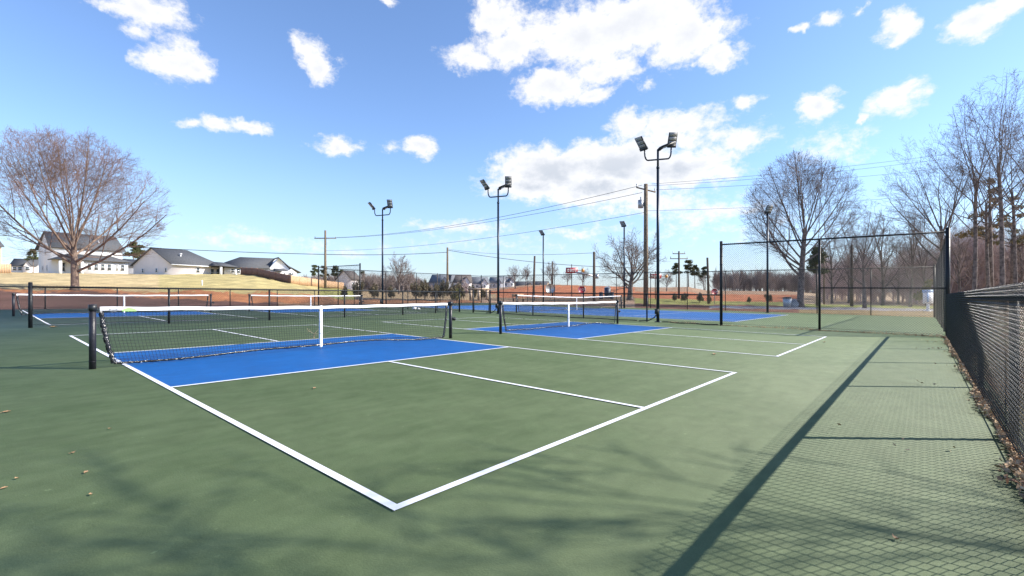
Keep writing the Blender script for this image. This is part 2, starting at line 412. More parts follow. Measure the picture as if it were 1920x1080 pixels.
def fence(name, label, pts, posts, H, group=None, cat='chain-link fence', r=.0027, mid=None, thick=.03, corner=(), tall=0, weave=None, norail=False, ties=True):
    t = thing(name, label, cat, (pts[0][0], pts[0][1], gz(*pts[0])), 0, group)
    inv = Vector(t.location)
    def loc(o): o.location = -inv; return o
    b = MB()
    if weave: weave_mesh(b, weave[0], weave[1], Y0+.035, H+.035)
    else: link_mesh(b, pts, H, r=r, top=H+.03)
    loc(b.build('chain_link_mesh', M['wire'], t, smooth=False))
    b = MB()
    b.tube([(x, y, gz(x,y)+H-.02) for x, y in pts], .026, 8)
    loc(b.build('top_rail', M['black'], t, smooth=True))
    b = MB(); b.tube([(x, y, gz(x,y)+.09) for x, y in pts], .0045, 5)
    loc(b.build('tension_wire', M['wire'], t))
    if mid:
        b = MB(); (a, c), z = mid; b.tube([(a[0],a[1],gz(*a)+z),(c[0],c[1],gz(*c)+z)], .021, 8); loc(b.build('mid_rail', M['black'], t, smooth=True))
    for i, (x, y) in enumerate(posts):
        b = MB(); rr = thick*1.5 if i in corner else thick; hh = H+(.09+tall if i in corner else .0)
        b.cyl(x, y, gz(x,y)-.05, gz(x,y)+hh, rr, 10)
        if i in corner: b.sphere((x, y, gz(x,y)+hh), rr*1.08, 6, .5)
        if ties:
            for z in np.arange(.25, H, .3): b.cyl(x, y, gz(x,y)+z, gz(x,y)+z+.015, rr*1.12, 8)
        loc(b.build('fence_post', M['black'], t, smooth=True))
    return t
fence('chain_link_fence', 'low black chain-link fence close at the right edge with dead leaves along its foot', [(-7.2,Y0),(17.4,Y0)],
      [(x, Y0-.02) for x in (-4.8,-1.8,1.2,4.2,7.2,10.2,13.2,15.6)], 1.2, weave=(-7.2,17.38))
YP = [(-.45,17.2),(2.79,16.95),(5.95,16.8),(9.15,16.95),(12.6,17.5),(15.1,18.0),(17.42,18.6)]
fence('chain_link_fence', 'low black chain-link fence behind the nearest court, crossing left of the gate', YP, YP, 1.2, corner=(0,6), thick=.032)
fence('chain_link_fence', 'tall black chain-link fence panel in front of the bare trees at right', [(X1,3.75),(X1,.55),(X1,Y0)], [(X1,3.75),(X1,.55),(X1,Y0)], 3.14,
      mid=(((X1,.55),(X1,Y0)),1.46), corner=(0,2), thick=.036)
fence('chain_link_fence', 'low black chain-link fence between the second court and the tennis court', [(X1,3.79),(X1,16.1)], [(X1,y) for y in (6.79,9.98,13.04,16.1)], 1.2, corner=(3,))
fence('chain_link_fence', 'short low chain-link section just left of the open gate', [(X1,17.46),(X1,18.6)], [(X1,17.46)], 1.2, corner=(0,))
fence('chain_link_fence', 'low black chain-link fence running away from the gate', [(X1,18.65),(X1,29.6)], [(X1,20.7),(X1,23.7),(X1,26.2)], 1.2)
fence('chain_link_fence', 'tall open chain-link panel standing alone left of the far light pole', [(X1,29.62),(X1,32.85),(X1,36.1)], [(X1,29.62),(X1,32.85),(X1,36.1)], 3.14,
      mid=(((X1,32.85),(X1,36.1)),1.4), corner=(0,2), thick=.036, r=.002)
fence('chain_link_fence', 'low chain-link fence at the back of the left courts below the red bank', [(-9,33.4),(17.4,33.4)], [(x,33.4) for x in (-8.2,-5.2,-2.1,.95,3.95,6.95,9.9,13.0,15.8)], 1.2)
fence('chain_link_fence', 'tall far fence of the tennis court left of its far corner', [(17.5,35.35),(36,35.35)], [(x,35.35) for x in (20.3,23.5,27,30,33,36)], 3.02, corner=(5,), r=.0022)
fence('chain_link_fence', 'tall far fence behind the tennis court in front of the red clay', [(36.02,35.3),(36.02,-2.6)], [(36.02,y) for y in (32,28.6,25.2,21.8,18.4,15.2,12.1,9.2,6.3,3.3,.4,-2.6)], 3.02, corner=(11,), r=.0022)
fence('chain_link_fence', 'tall chain-link fence seen edge-on beside the tall corner post', [(17.5,Y0),(36,Y0)], [(x,Y0) for x in (20.6,23.7,26.8,29.9,33)], 3.02, r=.0024)
# far backstop gate seen beside the oak (open frame with high lintel)
# open gate leaf
def gate():
    y0, y1 = 16.2, 17.36
    t = thing('fence_gate', 'small square chain-link gate leaf beside the light pole', 'gate', (X1, y0, gz(X1,y0)))
    b = MB(); z0, z1 = .1, 1.18
    b.tube([(0,0,z0),(0,0,z1),(0,y1-y0,z1),(0,y1-y0,z0),(0,0,z0)], .021, 8); b.build('gate_frame', M['black'], t)
    b = MB(); arr = []
    L = y1-y0; h = z1-z0
    for k in np.arange(-h, L, .0719):
        s0, s1_ = max(k,0), min(k+h, L)
        if s1_ > s0: arr += [(0,s0,z0+s0-k,0,s1_,z0+s1_-k,.0027,.0027),(0,s0,z0+h-(s0-k),0,s1_,z0+h-(s1_-k),.0027,.0027)]
    b.segarr(np.array(arr), 4); b.build('chain_link_mesh', M['wire'], t)
    b = MB(); b.box((0,.05,.75), .05, .09, .06); b.cyl(.03, .02, .68, .82, .012, 6); b.build('latch', M['black'], t)
gate()
# ------------------------------------------------------------------ nets
def net(x0, x1, y, hp, hc, label, gap=.05, seed=1, tennis=False, sticker=False, first=False):
    rng = random.Random(seed)
    g0 = gz(x0, y); t = thing('court_net', label, 'net', (x0, y, g0), 0, 'nets strung across the courts')
    L = x1-x0; gl = lambda x: gz(x0+x, y)-g0
    pr_ = .041 if not tennis else .04
    for k, x in enumerate((0, L)):
        b = MB(); b.cyl(x, 0, gl(x)-.05, gl(x)+hp, pr_, 16); b.sphere((x,0,gl(x)+hp), pr_*1.02, 6, .5)
        for z in (.12,.3,.52,.74): b.tube([(x+math.cos(a)*pr_*1.02, math.sin(a)*pr_*1.02, gl(x)+z+.012*math.sin(a)) for a in np.linspace(0,6.28,13)], .0035, 4)
        p = b.build('net_post', M['netpost'], t, smooth=True)
        b = MB(); s = -1 if k == 0 else 1
        b.box((x, 0, gl(x)+hp-.03), .09, .1, .09); b.build('net_clamp', M['lampbody'], p)
        b = MB()
        if k == 1:
            b.tube([(x+.05,0,gl(x)+.5),(x+.11,0,gl(x)+.5)], .03, 10); b.tube([(x+.11,-.05,gl(x)+.5),(x+.115,.05,gl(x)+.47)], .035, 10); b.sphere((x+.13,0,gl(x)+.48), .04, 6)
        if k == 1: b.build('net_winch', M['lampbody'], p)
    e0, e1 = .10, L-.13
    mid = L/2
    def ztop(x): u = (x-mid)/mid; return gl(x)+hc+(hp-.02-hc)*(abs(u)**1.3)
    sway = [rng.uniform(-1,1) for _ in range(8)]
    def zbot(x):
        u = (x-e0)/(e1-e0)
        return gl(x)+gap+.016*math.sin(u*9+sway[0]*3)+.012*math.sin(u*17+sway[1]*3)+(.04*math.sin(math.pi*u))
    def xe(s, u):  # slanted ends: u 0 top .. 1 bottom
        return e0+.14*u**1.6 if s == 0 else e1-.1*u**1.6
    # netting
    b = MB(); pitch = .046; n = int((e1-e0)/pitch); rows = 17; arr = []; rr = .0024 if not tennis else .0024
    grid = []
    for i in range(n+1):
        u = i/n; colp = []
        for j in range(rows+1):
            v = j/rows
            xl, xr = xe(0, v), xe(1, v); x = xl+(xr-xl)*u
            z = ztop(x)-.03+(zbot(x)-ztop(x)+.03)*v
            colp.append((x, .012*math.sin(u*23+v*2)*v, z))
        grid.append(colp)
    for i in range(n+1):
        for j in range(rows):
            arr.append((*grid[i][j], *grid[i][j+1], rr, rr))
    for j in range(rows+1):
        for i in range(n): arr.append((*grid[i][j], *grid[i+1][j], rr, rr))
    b.segarr(np.array(arr), 3); b.build('netting', M['net'], t)
    # white headband folded over the cable
    b = MB(); V = []; xs = np.linspace(e0-.02, e1+.02, 90)
    for x in xs:
        zt = ztop(x)+.004*math.sin(x*7); wv = .003*math.sin(x*31)+.002*math.sin(x*57)
        V += [(x,-.010+wv,zt-.054),(x,-.012+wv,zt-.02),(x,-.006,zt),(x,.006,zt),(x,.012+wv,zt-.02),(x,.010+wv,zt-.054)]
    Fq = [[i*6+k, (i+1)*6+k, (i+1)*6+k+1, i*6+k+1] for i in range(len(xs)-1) for k in range(5)]
    b.add(V, Fq); bd = b.build('headband', M['band'], t, smooth=True)
    if sticker:
        b = MB(); xa, xb = .33, .50; V = []
        for x in np.linspace(xa, xb, 12):
            q = (x-xa)/(xb-xa); hgt = .012+.03*math.sin(math.pi*q)
            V += [(x,-.0165,ztop(x)-.064),(x,-.0165,ztop(x)-.064+hgt+.01)]
        b.add(V, [[2*i,2*i+2,2*i+3,2*i+1] for i in range(11)]); b.build('green_print', M['sticker'], bd)
        b = MB()
        for x, ww, hh in ((.19,.016,.010),(.208,.007,.006),(.219,.006,.006),(.230,.007,.006),(.242,.006,.006),(.253,.007,.007),(.27,.016,.010)):
            b.box((x+.0,-.0165,ztop(x)-.036), ww, .002, hh)
        b.build('brand_print', M['ink'], bd)
    # laced tapes at the ends and along the bottom
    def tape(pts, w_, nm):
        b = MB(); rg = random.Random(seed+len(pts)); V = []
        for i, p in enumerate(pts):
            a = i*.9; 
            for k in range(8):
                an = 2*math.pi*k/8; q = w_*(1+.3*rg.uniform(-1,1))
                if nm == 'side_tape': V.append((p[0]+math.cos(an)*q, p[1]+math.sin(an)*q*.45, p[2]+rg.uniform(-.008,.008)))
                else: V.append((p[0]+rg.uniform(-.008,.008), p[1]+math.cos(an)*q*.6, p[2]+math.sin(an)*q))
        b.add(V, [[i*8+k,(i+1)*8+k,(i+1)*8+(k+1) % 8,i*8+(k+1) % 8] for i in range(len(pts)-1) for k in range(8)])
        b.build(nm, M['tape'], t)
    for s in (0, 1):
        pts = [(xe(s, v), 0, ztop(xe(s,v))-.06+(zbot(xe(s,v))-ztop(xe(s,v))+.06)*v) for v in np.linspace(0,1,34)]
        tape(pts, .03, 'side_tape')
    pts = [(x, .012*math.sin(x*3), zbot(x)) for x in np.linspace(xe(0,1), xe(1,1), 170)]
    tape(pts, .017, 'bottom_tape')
    b = MB()
    b.tube([(0,0,gl(0)+hp-.02),(e0,0,ztop(e0)-.012)], .005, 6); b.build('net_cable', M['cable'], t)
    b = MB(); b.tube([(e1,0,ztop(e1)-.012),(L,0,gl(L)+hp-.02)], .005, 6); b.build('net_cable', M['cable'], t); b = MB()
    b.tube([(x,-.028,gl(x)+hp-.15-.55*(i/6)) for i, x in enumerate(np.linspace(0,e0+.12,7))], .0025, 4)
    b.build('lacing_cord', M['cable'], t)
    # centre strap
    b = MB(); zt = ztop(mid)+.006
    V = [(mid-.026,-.018,zt),(mid+.026,-.018,zt),(mid+.03,-.02,zt-.4),(mid-.03,-.02,zt-.4),(mid-.028,-.022,gl(mid)+.055),(mid+.026,-.022,gl(mid)+.055),
         (mid-.026,.018,zt),(mid+.026,.018,zt),(mid+.03,.02,zt-.4),(mid-.03,.02,zt-.4),(mid-.026,.02,gl(mid)+.055),(mid+.026,.02,gl(mid)+.055)]
    b.add(V, [[0,1,2,3],[3,2,5,4],[6,9,8,7],[9,10,11,8],[0,6,7,1],[1,7,8,2],[2,8,11,5],[0,3,9,6],[3,4,10,9]])
    st = b.build('centre_strap', M['strap'], t)
    b = MB(); b.tube([(mid,-.005,gl(mid)+.07),(mid,-.004,gl(mid))], .006, 6)
    b.build('ground_anchor', M['steel'], st)
    for z in (.33,.56,.8): b = MB(); b.box((mid,0,gl(mid)+z*zt/ (hc)), .064, .047, .006); b.build('strap_tie', M['ink'], st)
    return t
net(-.36, 6.45, 6.9, .914, .864, 'net of the nearest court with a green print on its white band', seed=2, sticker=True)
net(8.32, 15.08, 6.9, .914, .864, 'net of the second court, right of the nearest net, in front of the low fence', seed=5)
net(-.5, 6.42, 25.3, .914, .864, 'net behind the left low fence, farthest left, before the dark mulch', seed=9)
net(8.25, 15.0, 25.3, .914, .864, 'net behind the low fence in the middle left, before the red bank', seed=13)
net(19.58, 32.42, 16, 1.07, .93, 'long tennis net on the blue court beyond the low fence', seed=17, tennis=True)
# ------------------------------------------------------------------ flood light poles
def panel(parent, base, nh, tilt, w_=.36, l_=.58):
    nh = Vector((*nh, 0)).normalized()
    N = (nh*math.cos(tilt)+Vector((0,0,-math.sin(tilt)))).normalized()
    U = (nh*math.sin(tilt)+Vector((0,0,math.cos(tilt)))).normalized()
    S = U.cross(N)
    Mx = Matrix((S, U, N)).transposed()
    c = Vector(base)+U*(l_/2+.07)
    b = MB(); b.box(c-N*.01, w_, l_, .05, M=Mx); b.box(Vector(base)+U*.1-N*.0, w_*.98, .12, .11, M=Mx); b.tube([tuple(base), tuple(Vector(base)+U*.06)], .03, 8)
    for k in range(6): b.box(c-N*.05+S*((k-2.5)*w_/6.5), .012, l_*.8, .04, M=Mx)
    h = b.build('floodlight', M['lampbody'], parent)
    b = MB()
    for k in range(3):
        b.box(c+U*((k-1)*l_/3.3+.04)+N*.018, w_*.84, l_/3.9, .012, M=Mx)
    b.build('led_panel', M['led'], h)
    return h
LEFT = (-RT[0], -RT[1]); CAMW = (-FW[0], -FW[1]); RIGHTV = RT
def mixv(a, b, k): return (a[0]*(1-k)+b[0]*k, a[1]*(1-k)+b[1]*k)
def flood3(y, H, label, box_=True):
    x = X1+.09; g = gz(x, y)
    t = thing('floodlight_pole', label, 'light pole', (x, y, g), 0, 'tall court light poles with three heads')
    b = MB(); b.cyl(0,0,-.05,H-.75,.065,14,.055); b.cyl(0,0,H-.76,H+.0,.045,12); b.cyl(0,0,0,.03,.14,16); b.cyl(0,0,H-.8,H-.72,.068,12)
    b.build('pole', M['pole'], t, smooth=True)
    ax = Vector((*RT, 0)).normalized(); ww = .62
    P = []
    for s in np.linspace(-1, 1, 25):
        aa = abs(s)
        off = s*ww if aa < .7 else math.copysign(ww*(.7+.22*math.sin((aa-.7)/.3*math.pi/2)), s)
        up = 0 if aa < .7 else .30*(1-math.cos((aa-.7)/.3*math.pi/2))
        P.append(ax*off*.98+Vector((0,0,H-.42+up+.05*s)))
    P = [P[0]+Vector((0,0,.12))]+P+[P[-1]+Vector((0,0,.12))]
    b = MB(); b.tube([tuple(p) for p in P], .033, 8); b.build('lamp_arm', M['pole'], t, smooth=True)
    panel(t, P[0], mixv(LEFT, CAMW, .42), R_(42))
    panel(t, P[-1], CAMW, R_(28))
    panel(t, (0,0,H), RIGHTV, R_(68))
    b = MB(); b.box((-.11,.0,.45), .1, .14, .22); b.tube([(-.11,0,.34),(-.13,.1,.2),(-.14,.35,.06),(-.14,.8,.03)], .022, 8)
    b.build('power_box', M['lampbody'], t)
flood3(6.34, 7.3, 'nearest tall light pole with three flood heads, in front of the utility pole')
flood3(15.57, 6.9, 'middle tall light pole with three flood heads, standing beside the gate')
flood3(26.8, 7.0, 'farthest tall three-headed light pole, right of the open fence panel')
def cable(label, pts, r=.022):
    x0, y0 = pts[0][:2]; g = gz(x0, y0)
    b = MB(); P = []
    for i in range(len(pts)-1):
        for k in range(8):
            u = k/8; P.append(tuple(pts[i][j]+(pts[i+1][j]-pts[i][j])*u for j in range(3)))
    P.append(pts[-1]); P = [(x-x0+.012*math.sin(i*.7), y-y0, z+gz(x,y)-g+.008*math.sin(i*.9)) for i, (x, y, z) in enumerate(P)]
    b.tube(P, r, 7); o = b.build('power_cable', M['black'], None, True, (x0, y0, g)); tag(o, label, 'cable')
cable('thick black cable at the low fence foot, left of the near light pole', [(X1-.05,15.3,.03),(X1-.08,12,.03),(X1-.07,9,.03),(X1-.06,7.2,.03)])
cable('black cable along the foot of the low fence right of the near light pole', [(X1-.05,6.1,.03),(X1-.07,5,.03),(X1-.06,3.85,.03)])
def flood1(px, y, H, label):
    x = 34.6; g = gz(x, y)
    t = thing('floodlight_pole', label, 'light pole', (x, y, g), 0, 'far single head light poles beyond the tennis court')
    b = MB(); b.cyl(0,0,-.05,H,.075,12,.06); b.cyl(0,0,0,.03,.15,12); b.build('pole', M['pole'], t, smooth=True)
    h = panel(t, (0,0,H), mixv(LEFT, CAMW, .55 if px < 1300 else .95), R_(48 if px < 1300 else 38), .42, .55)
flood1(1020, 25.5, 6.75, 'single-headed light pole left of the crossing wires, farthest of the far poles')
flood1(1177, 16.9, 6.85, 'single-headed light pole in front of the spreading oak, left of the utility pole')
flood1(1447, 6.0, 6.85, 'single-headed light pole seen through the tall fence, before the big bare tree')
# ------------------------------------------------------------------ bare trees
def grow(rng, segs, p, d, L, r, lvl, maxl, P):
    if lvl and P.get('env'):
        ec, ez, er, eh = P['env']; dn_ = d.normalized()
        if lvl == 1: dn_ = (dn_+Vector((0,0,.35))).normalized()
        a_ = (dn_.x**2+dn_.y**2)/er**2+dn_.z**2/eh**2; b_ = 2*((p.x*dn_.x+p.y*dn_.y)/er**2+(p.z-ez)*dn_.z/eh**2); c_ = (p.x**2+p.y**2)/er**2+((p.z-ez)/eh)**2-1
        dis = b_*b_-4*a_*c_
        if lvl > 1 and c_ > 0: L = min(L, .5)
        if dis > 0:
            t_ = (-b_+math.sqrt(dis))/(2*a_)
            if t_ > .1: L = t_*rng.uniform(.76,1.08) if lvl == 1 else min(L, t_*1.08)
            else: L = min(L, .4)
    n = max(2, [9,8,6,4,3,2][min(lvl,5)]); step = L/n
    pts = [p.copy()]; dirs = []; rs = [r]
    taper = .55 if lvl == 0 else .25
    cur = d.normalized()
    for i in range(n):
        jit = P['jit']*[.25,.6,1,1.2,1.4,1.5][min(lvl,5)]
        if lvl > 2 and P.get('env') and pts[-1].z > 3:
            ec, ez, er, eh = P['env']; q_ = pts[-1]
            if (q_.x**2+q_.y**2)/er**2+((q_.z-ez)/eh)**2 > 1+.12*math.sin(q_.x*2.3+q_.z*1.9)+rng.uniform(-.12,.1): return
        cur = (cur+Vector((rng.gauss(0,jit), rng.gauss(0,jit), rng.gauss(0,jit)))+Vector((0,0,P['up']*[0,1,.8,.35,.1,0][min(lvl,5)]))).normalized()
        q = pts[-1]+cur*step; rn = r*(1-(1-taper)*(i+1)/n)
        segs[lvl].append((*pts[-1], *q, rs[-1], rn)); pts.append(q); dirs.append(cur.copy()); rs.append(rn)
    if lvl >= maxl: return
    kids = P['kids'][lvl]
    for k in range(kids):
        if lvl == 0: u = P['fork']+(1-P['fork'])*((k+.5)/kids)**.8
        else: u = .22+.78*(k+rng.random())/kids
        u = min(u, 1.0); i = min(int(u*n), n-1); f = u*n-i
        pos = pts[i].lerp(pts[i+1], min(f,1)); dr = dirs[i]
        ang = R_(P['ang'][lvl]*rng.uniform(.7,1.25)) if not (lvl > 0 and k == kids-1) else R_(12)
        if lvl == 0: ang *= 1.2-1.0*(k/kids)
        perp = dr.orthogonal().normalized()
        az = (k*2.4+rng.uniform(-.5,.5)) if lvl == 0 else rng.uniform(0, 6.283)
        perp = Matrix.Rotation(az, 3, dr)@perp
        nd = (dr*math.cos(ang)+perp*math.sin(ang)).normalized()
        if lvl >= 1 and nd.z < -.2: nd.z *= .3
        if lvl == 0: ln = P['limb']*rng.uniform(.8,1.12)*(1-.15*u)
        else: ln = L*P['lr'][lvl]*rng.uniform(.7,1.2)*(1-.5*u+.15)
        rk = min(rs[i]*P['rk'][lvl]*rng.uniform(.8,1.05), rs[i]*.9)
        grow(rng, segs, pos, nd, ln, max(rk, P['rmin']), lvl+1, maxl, P)
BASE = dict(jit=.07, up=.05, fork=.45, kids=[8,7,6,5,4], ang=[38,36,38,40,40], limb=7, lr=[1,.55,.55,.55,.6], rk=[.6,.5,.5,.55,.6], rmin=.006)
def tree_meshes(seed, H0, r0, maxl=4, bark='bark2', twig='twig2', lean=(0,0), extra=None, **kw):
    P = dict(BASE); P.update(kw); rng = random.Random(seed); segs = [[] for _ in range(7)]
    grow(rng, segs, Vector((0,0,-.2)), Vector((lean[0],lean[1],1)), H0, r0, 0, maxl, P)
    for e in (extra or []):
        grow(rng, segs, Vector(e[0]), Vector(e[1]), e[2], e[3], 1, maxl, P)
    b = MB(); s0 = segs[0]
    pts = [s0[0][:3]]+[s[3:6] for s in s0]; rr = [s0[0][6]*1.5]+[s[7] for s in s0]
    rr[1] = max(rr[1], r0*.95)
    b.tube(pts, rr, 12)
    if segs[1]: b.segarr(np.array(segs[1]), 7)
    tm = b.mesh('trunk', M[bark], True)
    b = MB()
    for l in (2,3): 
        if segs[l]: b.segarr(np.array(segs[l]), 4 if l == 2 else 3)
    for l in (4,5,6):
        if segs[l]: b.segarr(np.array(segs[l]), 3)
    cm = b.mesh('crown', M[twig], False)
    return tm, cm
def plant(meshes, px, d, label, name='bare_tree', cat='tree', rz=0, s=1, sz=None, group=None, z=None, parts=('trunk','crown')):
    x, y = at(px, d); z = terr(x, y) if z is None else z
    t = thing(name, label, cat, (x, y, z), rz, group); t.scale = (s, s, sz or s)
    for nm, me in zip(parts, meshes):
        o = bpy.data.objects.new(nm, me); COL.objects.link(o); o.parent = t
    return t
hero1 = tree_meshes(11, 4.6, .30, 5, 'bark1', 'twig1', kids=[16,11,8,5,4,2], ang=[58,36,42,46,46,40], limb=10.5, fork=.42, up=.07, env=(0,6.6,7.4,6.8), rmin=.007, jit=.055, rk=[.42,.5,.5,.55,.6,.6],
   extra=[((0,0,1.5),(RT[0]*.95,RT[1]*.95,.36),8.3,.11),((0,0,2.6),(-RT[0],-RT[1],.28),7.5,.1)])
plant(hero1, 141, 39.5, 'wide spreading bare tree with reddish twig tips on the bank before the white houses', s=1.0, rz=0)
hero2 = tree_meshes(23, 8.2, .33, 5, kids=[16,11,7,5,3,2], ang=[52,36,40,44,46,40], limb=9.2, fork=.45, up=.07, env=(0,9.3,5.7,6.4), rmin=.007, jit=.075, rk=[.36,.5,.5,.55,.6,.6],
   extra=[((0,0,3.2),(-RT[0]*.8,-RT[1]*.8,.75),4.8,.13),((0,0,4.3),(-RT[0]*.9,-RT[1]*.9,.5),3.6,.1)])
plant(hero2, 1500, 47.5, 'big round-crowned bare tree with thick trunk, left of the other right-hand trees')
t3 = tree_meshes(31, 6.0, .18, 5, kids=[9,6,5,4,3,2], ang=[38,34,38,40,40,40], limb=6.2, fork=.4, up=.05, jit=.1, rmin=.007, env=(0,7.6,3.1,4.6))
plant(t3, 1621, 50, 'medium bare tree with crooked limbs, behind the middle of the tall fence panel', s=.95)
t4 = tree_meshes(37, 7.0, .16, 5, kids=[9,6,5,4,3,2], ang=[34,34,38,40,40,40], limb=5.2, fork=.35, up=.05, jit=.09, rmin=.007, lean=(.08,-.05))
plant(t4, 1706, 52, 'slim bare tree behind the tall fence panel, left of the white kiosk', s=.95)
t5 = tree_meshes(41, 8.5, .22, 5, kids=[10,8,6,5,3,2], ang=[48,36,38,40,40,40], limb=7.5, fork=.5, up=.06, jit=.08, rmin=.007, lean=(-.1,.08))
plant(t5, 1775, 49, 'forked bare tree rising behind the tall corner post', s=1.05)
tall = [tree_meshes(50+i, 12.5, .19, 5, kids=[11,6,5,4,3,2], ang=[50,38,42,44,44,40], limb=7.2, fork=.55, up=.06, env=(0,14.0,4.1,6.2), jit=.05+.012*i, rmin=.008, rk=[.42,.5,.5,.55,.6]) for i in range(3)]
spec = [(1826,46,0,1.08,1.0,'tall straight bare tree just right of the corner post'),(1853,50,1,.95,2.1,'second tall bare tree right of the corner post, close before a rusty pine'),
        (1880,44,2,1.15,.4,'tallest bare tree near the right edge with dense upper twigs'),(1906,47,0,1.0,3.3,'tall bare tree at the right edge of the picture'),
        (1935,43,1,1.1,5.0,'tall bare tree with branches reaching in from outside the right edge'),
        (1985,48,2,1.1,2.6,'tall bare tree just outside the right edge')]
for px, d, k, s, rz, lb in spec: plant(tall[k], px, d, lb, rz=rz, s=s*.97, group='tall bare trees of the right-hand wood')
mid_ = [tree_meshes(70+i, 6.5, .16, 4, kids=[11,6,5,5,3], ang=[36,38,40,40,40], limb=4.2, fork=.25, up=.05, jit=.08, rmin=.012) for i in range(3)]
rw = random.Random(5)
mids = [(1560,66,'left of the crooked tree'),(1592,72,'behind the brown steel pole'),(1655,60,'right of the crooked tree'),(1684,70,'left of the slim tree'),(1738,62,'behind the kiosk'),(1762,74,'left of the corner post'),(1800,58,'close right of the corner post'),(1818,70,'deep in the right wood'),(1896,66,'deep behind the right-edge trunks'),(1918,60,'low at the right edge')]
for i, (px, d, wh) in enumerate(mids):
    plant(mid_[i % 3], px, d, 'small bare understorey tree '+wh, rz=rw.uniform(0,6), s=rw.uniform(.85,1.15), group='small bare trees at the wood edge')
# the mass of the wood behind: one thing nobody could count
def arr_of(seed, H0, r0, maxl, **kw):
    P = dict(BASE); P.update(kw); rng = random.Random(seed); segs = [[] for _ in range(7)]
    grow(rng, segs, Vector((0,0,-.3)), Vector((0,0,1)), H0, r0, 0, maxl, P)
    return np.array([s for l in segs for s in l])
def mass(name, kinds, spots, m, sides=3):
    b = MB()
    for (x, y, z, k, s, rz) in spots:
        A = kinds[k].copy(); cs, sn = math.cos(rz), math.sin(rz)
        for o in (0, 3):
            X = A[:, o]*cs-A[:, o+1]*sn; Y = A[:, o]*sn+A[:, o+1]*cs
            A[:, o] = X*s+x; A[:, o+1] = Y*s+y; A[:, o+2] = A[:, o+2]*s+z
        A[:, 6:] *= s
        b.segarr(A, sides)
    o = b.build(name, m); return tag(o, kind='stuff')
kb = [arr_of(90+i, 5.5, .09, 3, kids=[14,7,6,4], ang=[36,38,42,44], limb=3.8, fork=.08, up=.04, jit=.12, rmin=.012) for i in range(4)]
rg = random.Random(8); spots = []
for i in range(330):
    px = rg.uniform(1540, 2150); d = rg.uniform(64, 108)
    if px < 1700: d = rg.uniform(72, 120)
    x, y = at(px, d); spots.append((x, y, terr(x,y), rg.randrange(4), rg.uniform(.7,1.15)*(1.0+.35*(px > 1780)), rg.uniform(0,6)))
o = mass('woodland', kb, spots, M['brush']); tag(o, 'brown leafless wood filling the background behind the right-hand trees', 'woodland')
spots = []
for i in range(300):
    px = rg.uniform(1340, 1600); d = rg.uniform(190, 260)
    x, y = at(px, d); spots.append((x, y, terr(x,y)-.5, rg.randrange(4), rg.uniform(.6,1.0), rg.uniform(0,6)))
kf = [arr_of(97+i, 7, .2, 2, kids=[16,8,5], ang=[36,36,38], limb=4.2, fork=.1, up=.05, jit=.1, rmin=.07) for i in range(3)]
spots = [(x,y,z,k % 3,s,r) for x,y,z,k,s,r in spots]
o = mass('treeline', kf, spots, M['farwood']); tag(o, 'low dark far treeline above the red clay, left of the big bare tree', 'woodland')
spots = []
for i in range(420):
    px = rg.uniform(560, 850); d = rg.uniform(210, 300)
    top = np.interp(px, [560,640,700,770,800,850], [.5,.75,.8,.85,.4,.1])
    x, y = at(px, d); spots.append((x, y, terr(x,y)-.5, rg.randrange(3), top*rg.uniform(.85,1.15), rg.uniform(0,6)))
o = mass('treeline', kf, spots, M['farwood']); tag(o, 'purplish brown far wood behind the open fence panel and holly shrubs', 'woodland')
# lone trees of the middle distance
far_t = [tree_meshes(110+i, 4.2, .22, 4, kids=[11,7,6,5,3], ang=[46,38,40,40,40], limb=4.6, fork=.4, up=.06, jit=.09, rmin=.02) for i in range(3)]
oak = tree_meshes(120, 4.5, .42, 4, kids=[11,8,7,5,4], ang=[62,40,42,42,40], limb=6.2, fork=.35, up=.05, jit=.15, rmin=.017, rk=[.5,.55,.5,.55,.6])
plant(oak, 1181, 66, 'spreading dark oak with twisting limbs left of the utility pole', s=.95)
for px, d, s, k, lb in [(748,150,1.35,0,'round bare tree above the far wood, right of the far light pole'),(966,150,.82,1,'round bare tree on the crest left of the leaning pole'),
     (986,165,.8,2,'thin bare tree on the crest beside the leaning pole'),(1034,150,.86,0,'bushy bare tree on the crest behind the thin far pole'),
     (1064,160,.62,1,'small bare tree on the crest left of the red road sign'),(1092,155,.68,2,'small bare tree on the crest right of the red road sign'),
     (1250,120,.6,1,'low bare tree right of the near light pole'),(1320,180,.85,2,'pale bare tree behind the leaning dark pole'),(1345,190,.8,0,'faint bare tree beside the tall fence post'),
     (1395,200,.9,1,'faint bare tree seen through the tall fence'),(1425,200,.85,2,'faint bare tree left of the single-headed pole in the tall fence')]:
    plant(far_t[k], px, d, lb, rz=px*.1, s=s, group='lone bare trees in the middle distance')
shade = tree_meshes(61, 12.5, .2, 4, kids=[14,7,5,4,2], ang=[42,38,42,44,44], limb=5.4, fork=.45, up=.07, jit=.07, rmin=.014, rk=[.42,.5,.55,.55,.6])
# shade trees behind the photographer, they throw the soft dapple on the court
for i, (x, y, s) in enumerate([(7.2,-11.0,.78),(11.0,-12.8,.5),(4.2,-9.0,.7)]):
    k = shade; t = thing('bare_tree', ['tall bare tree beyond the near fence','smaller bare tree out of view beyond the near fence','bare tree out of view behind the photographer','bare tree'][i], 'tree', (x, y, terr(x,y)), i*1.3, 'tall bare trees of the right-hand wood')
    t.scale = (s, s, s)
    for nm, me in zip(('trunk','crown'), k):
        o = bpy.data.objects.new(nm, me); COL.objects.link(o); o.parent = t
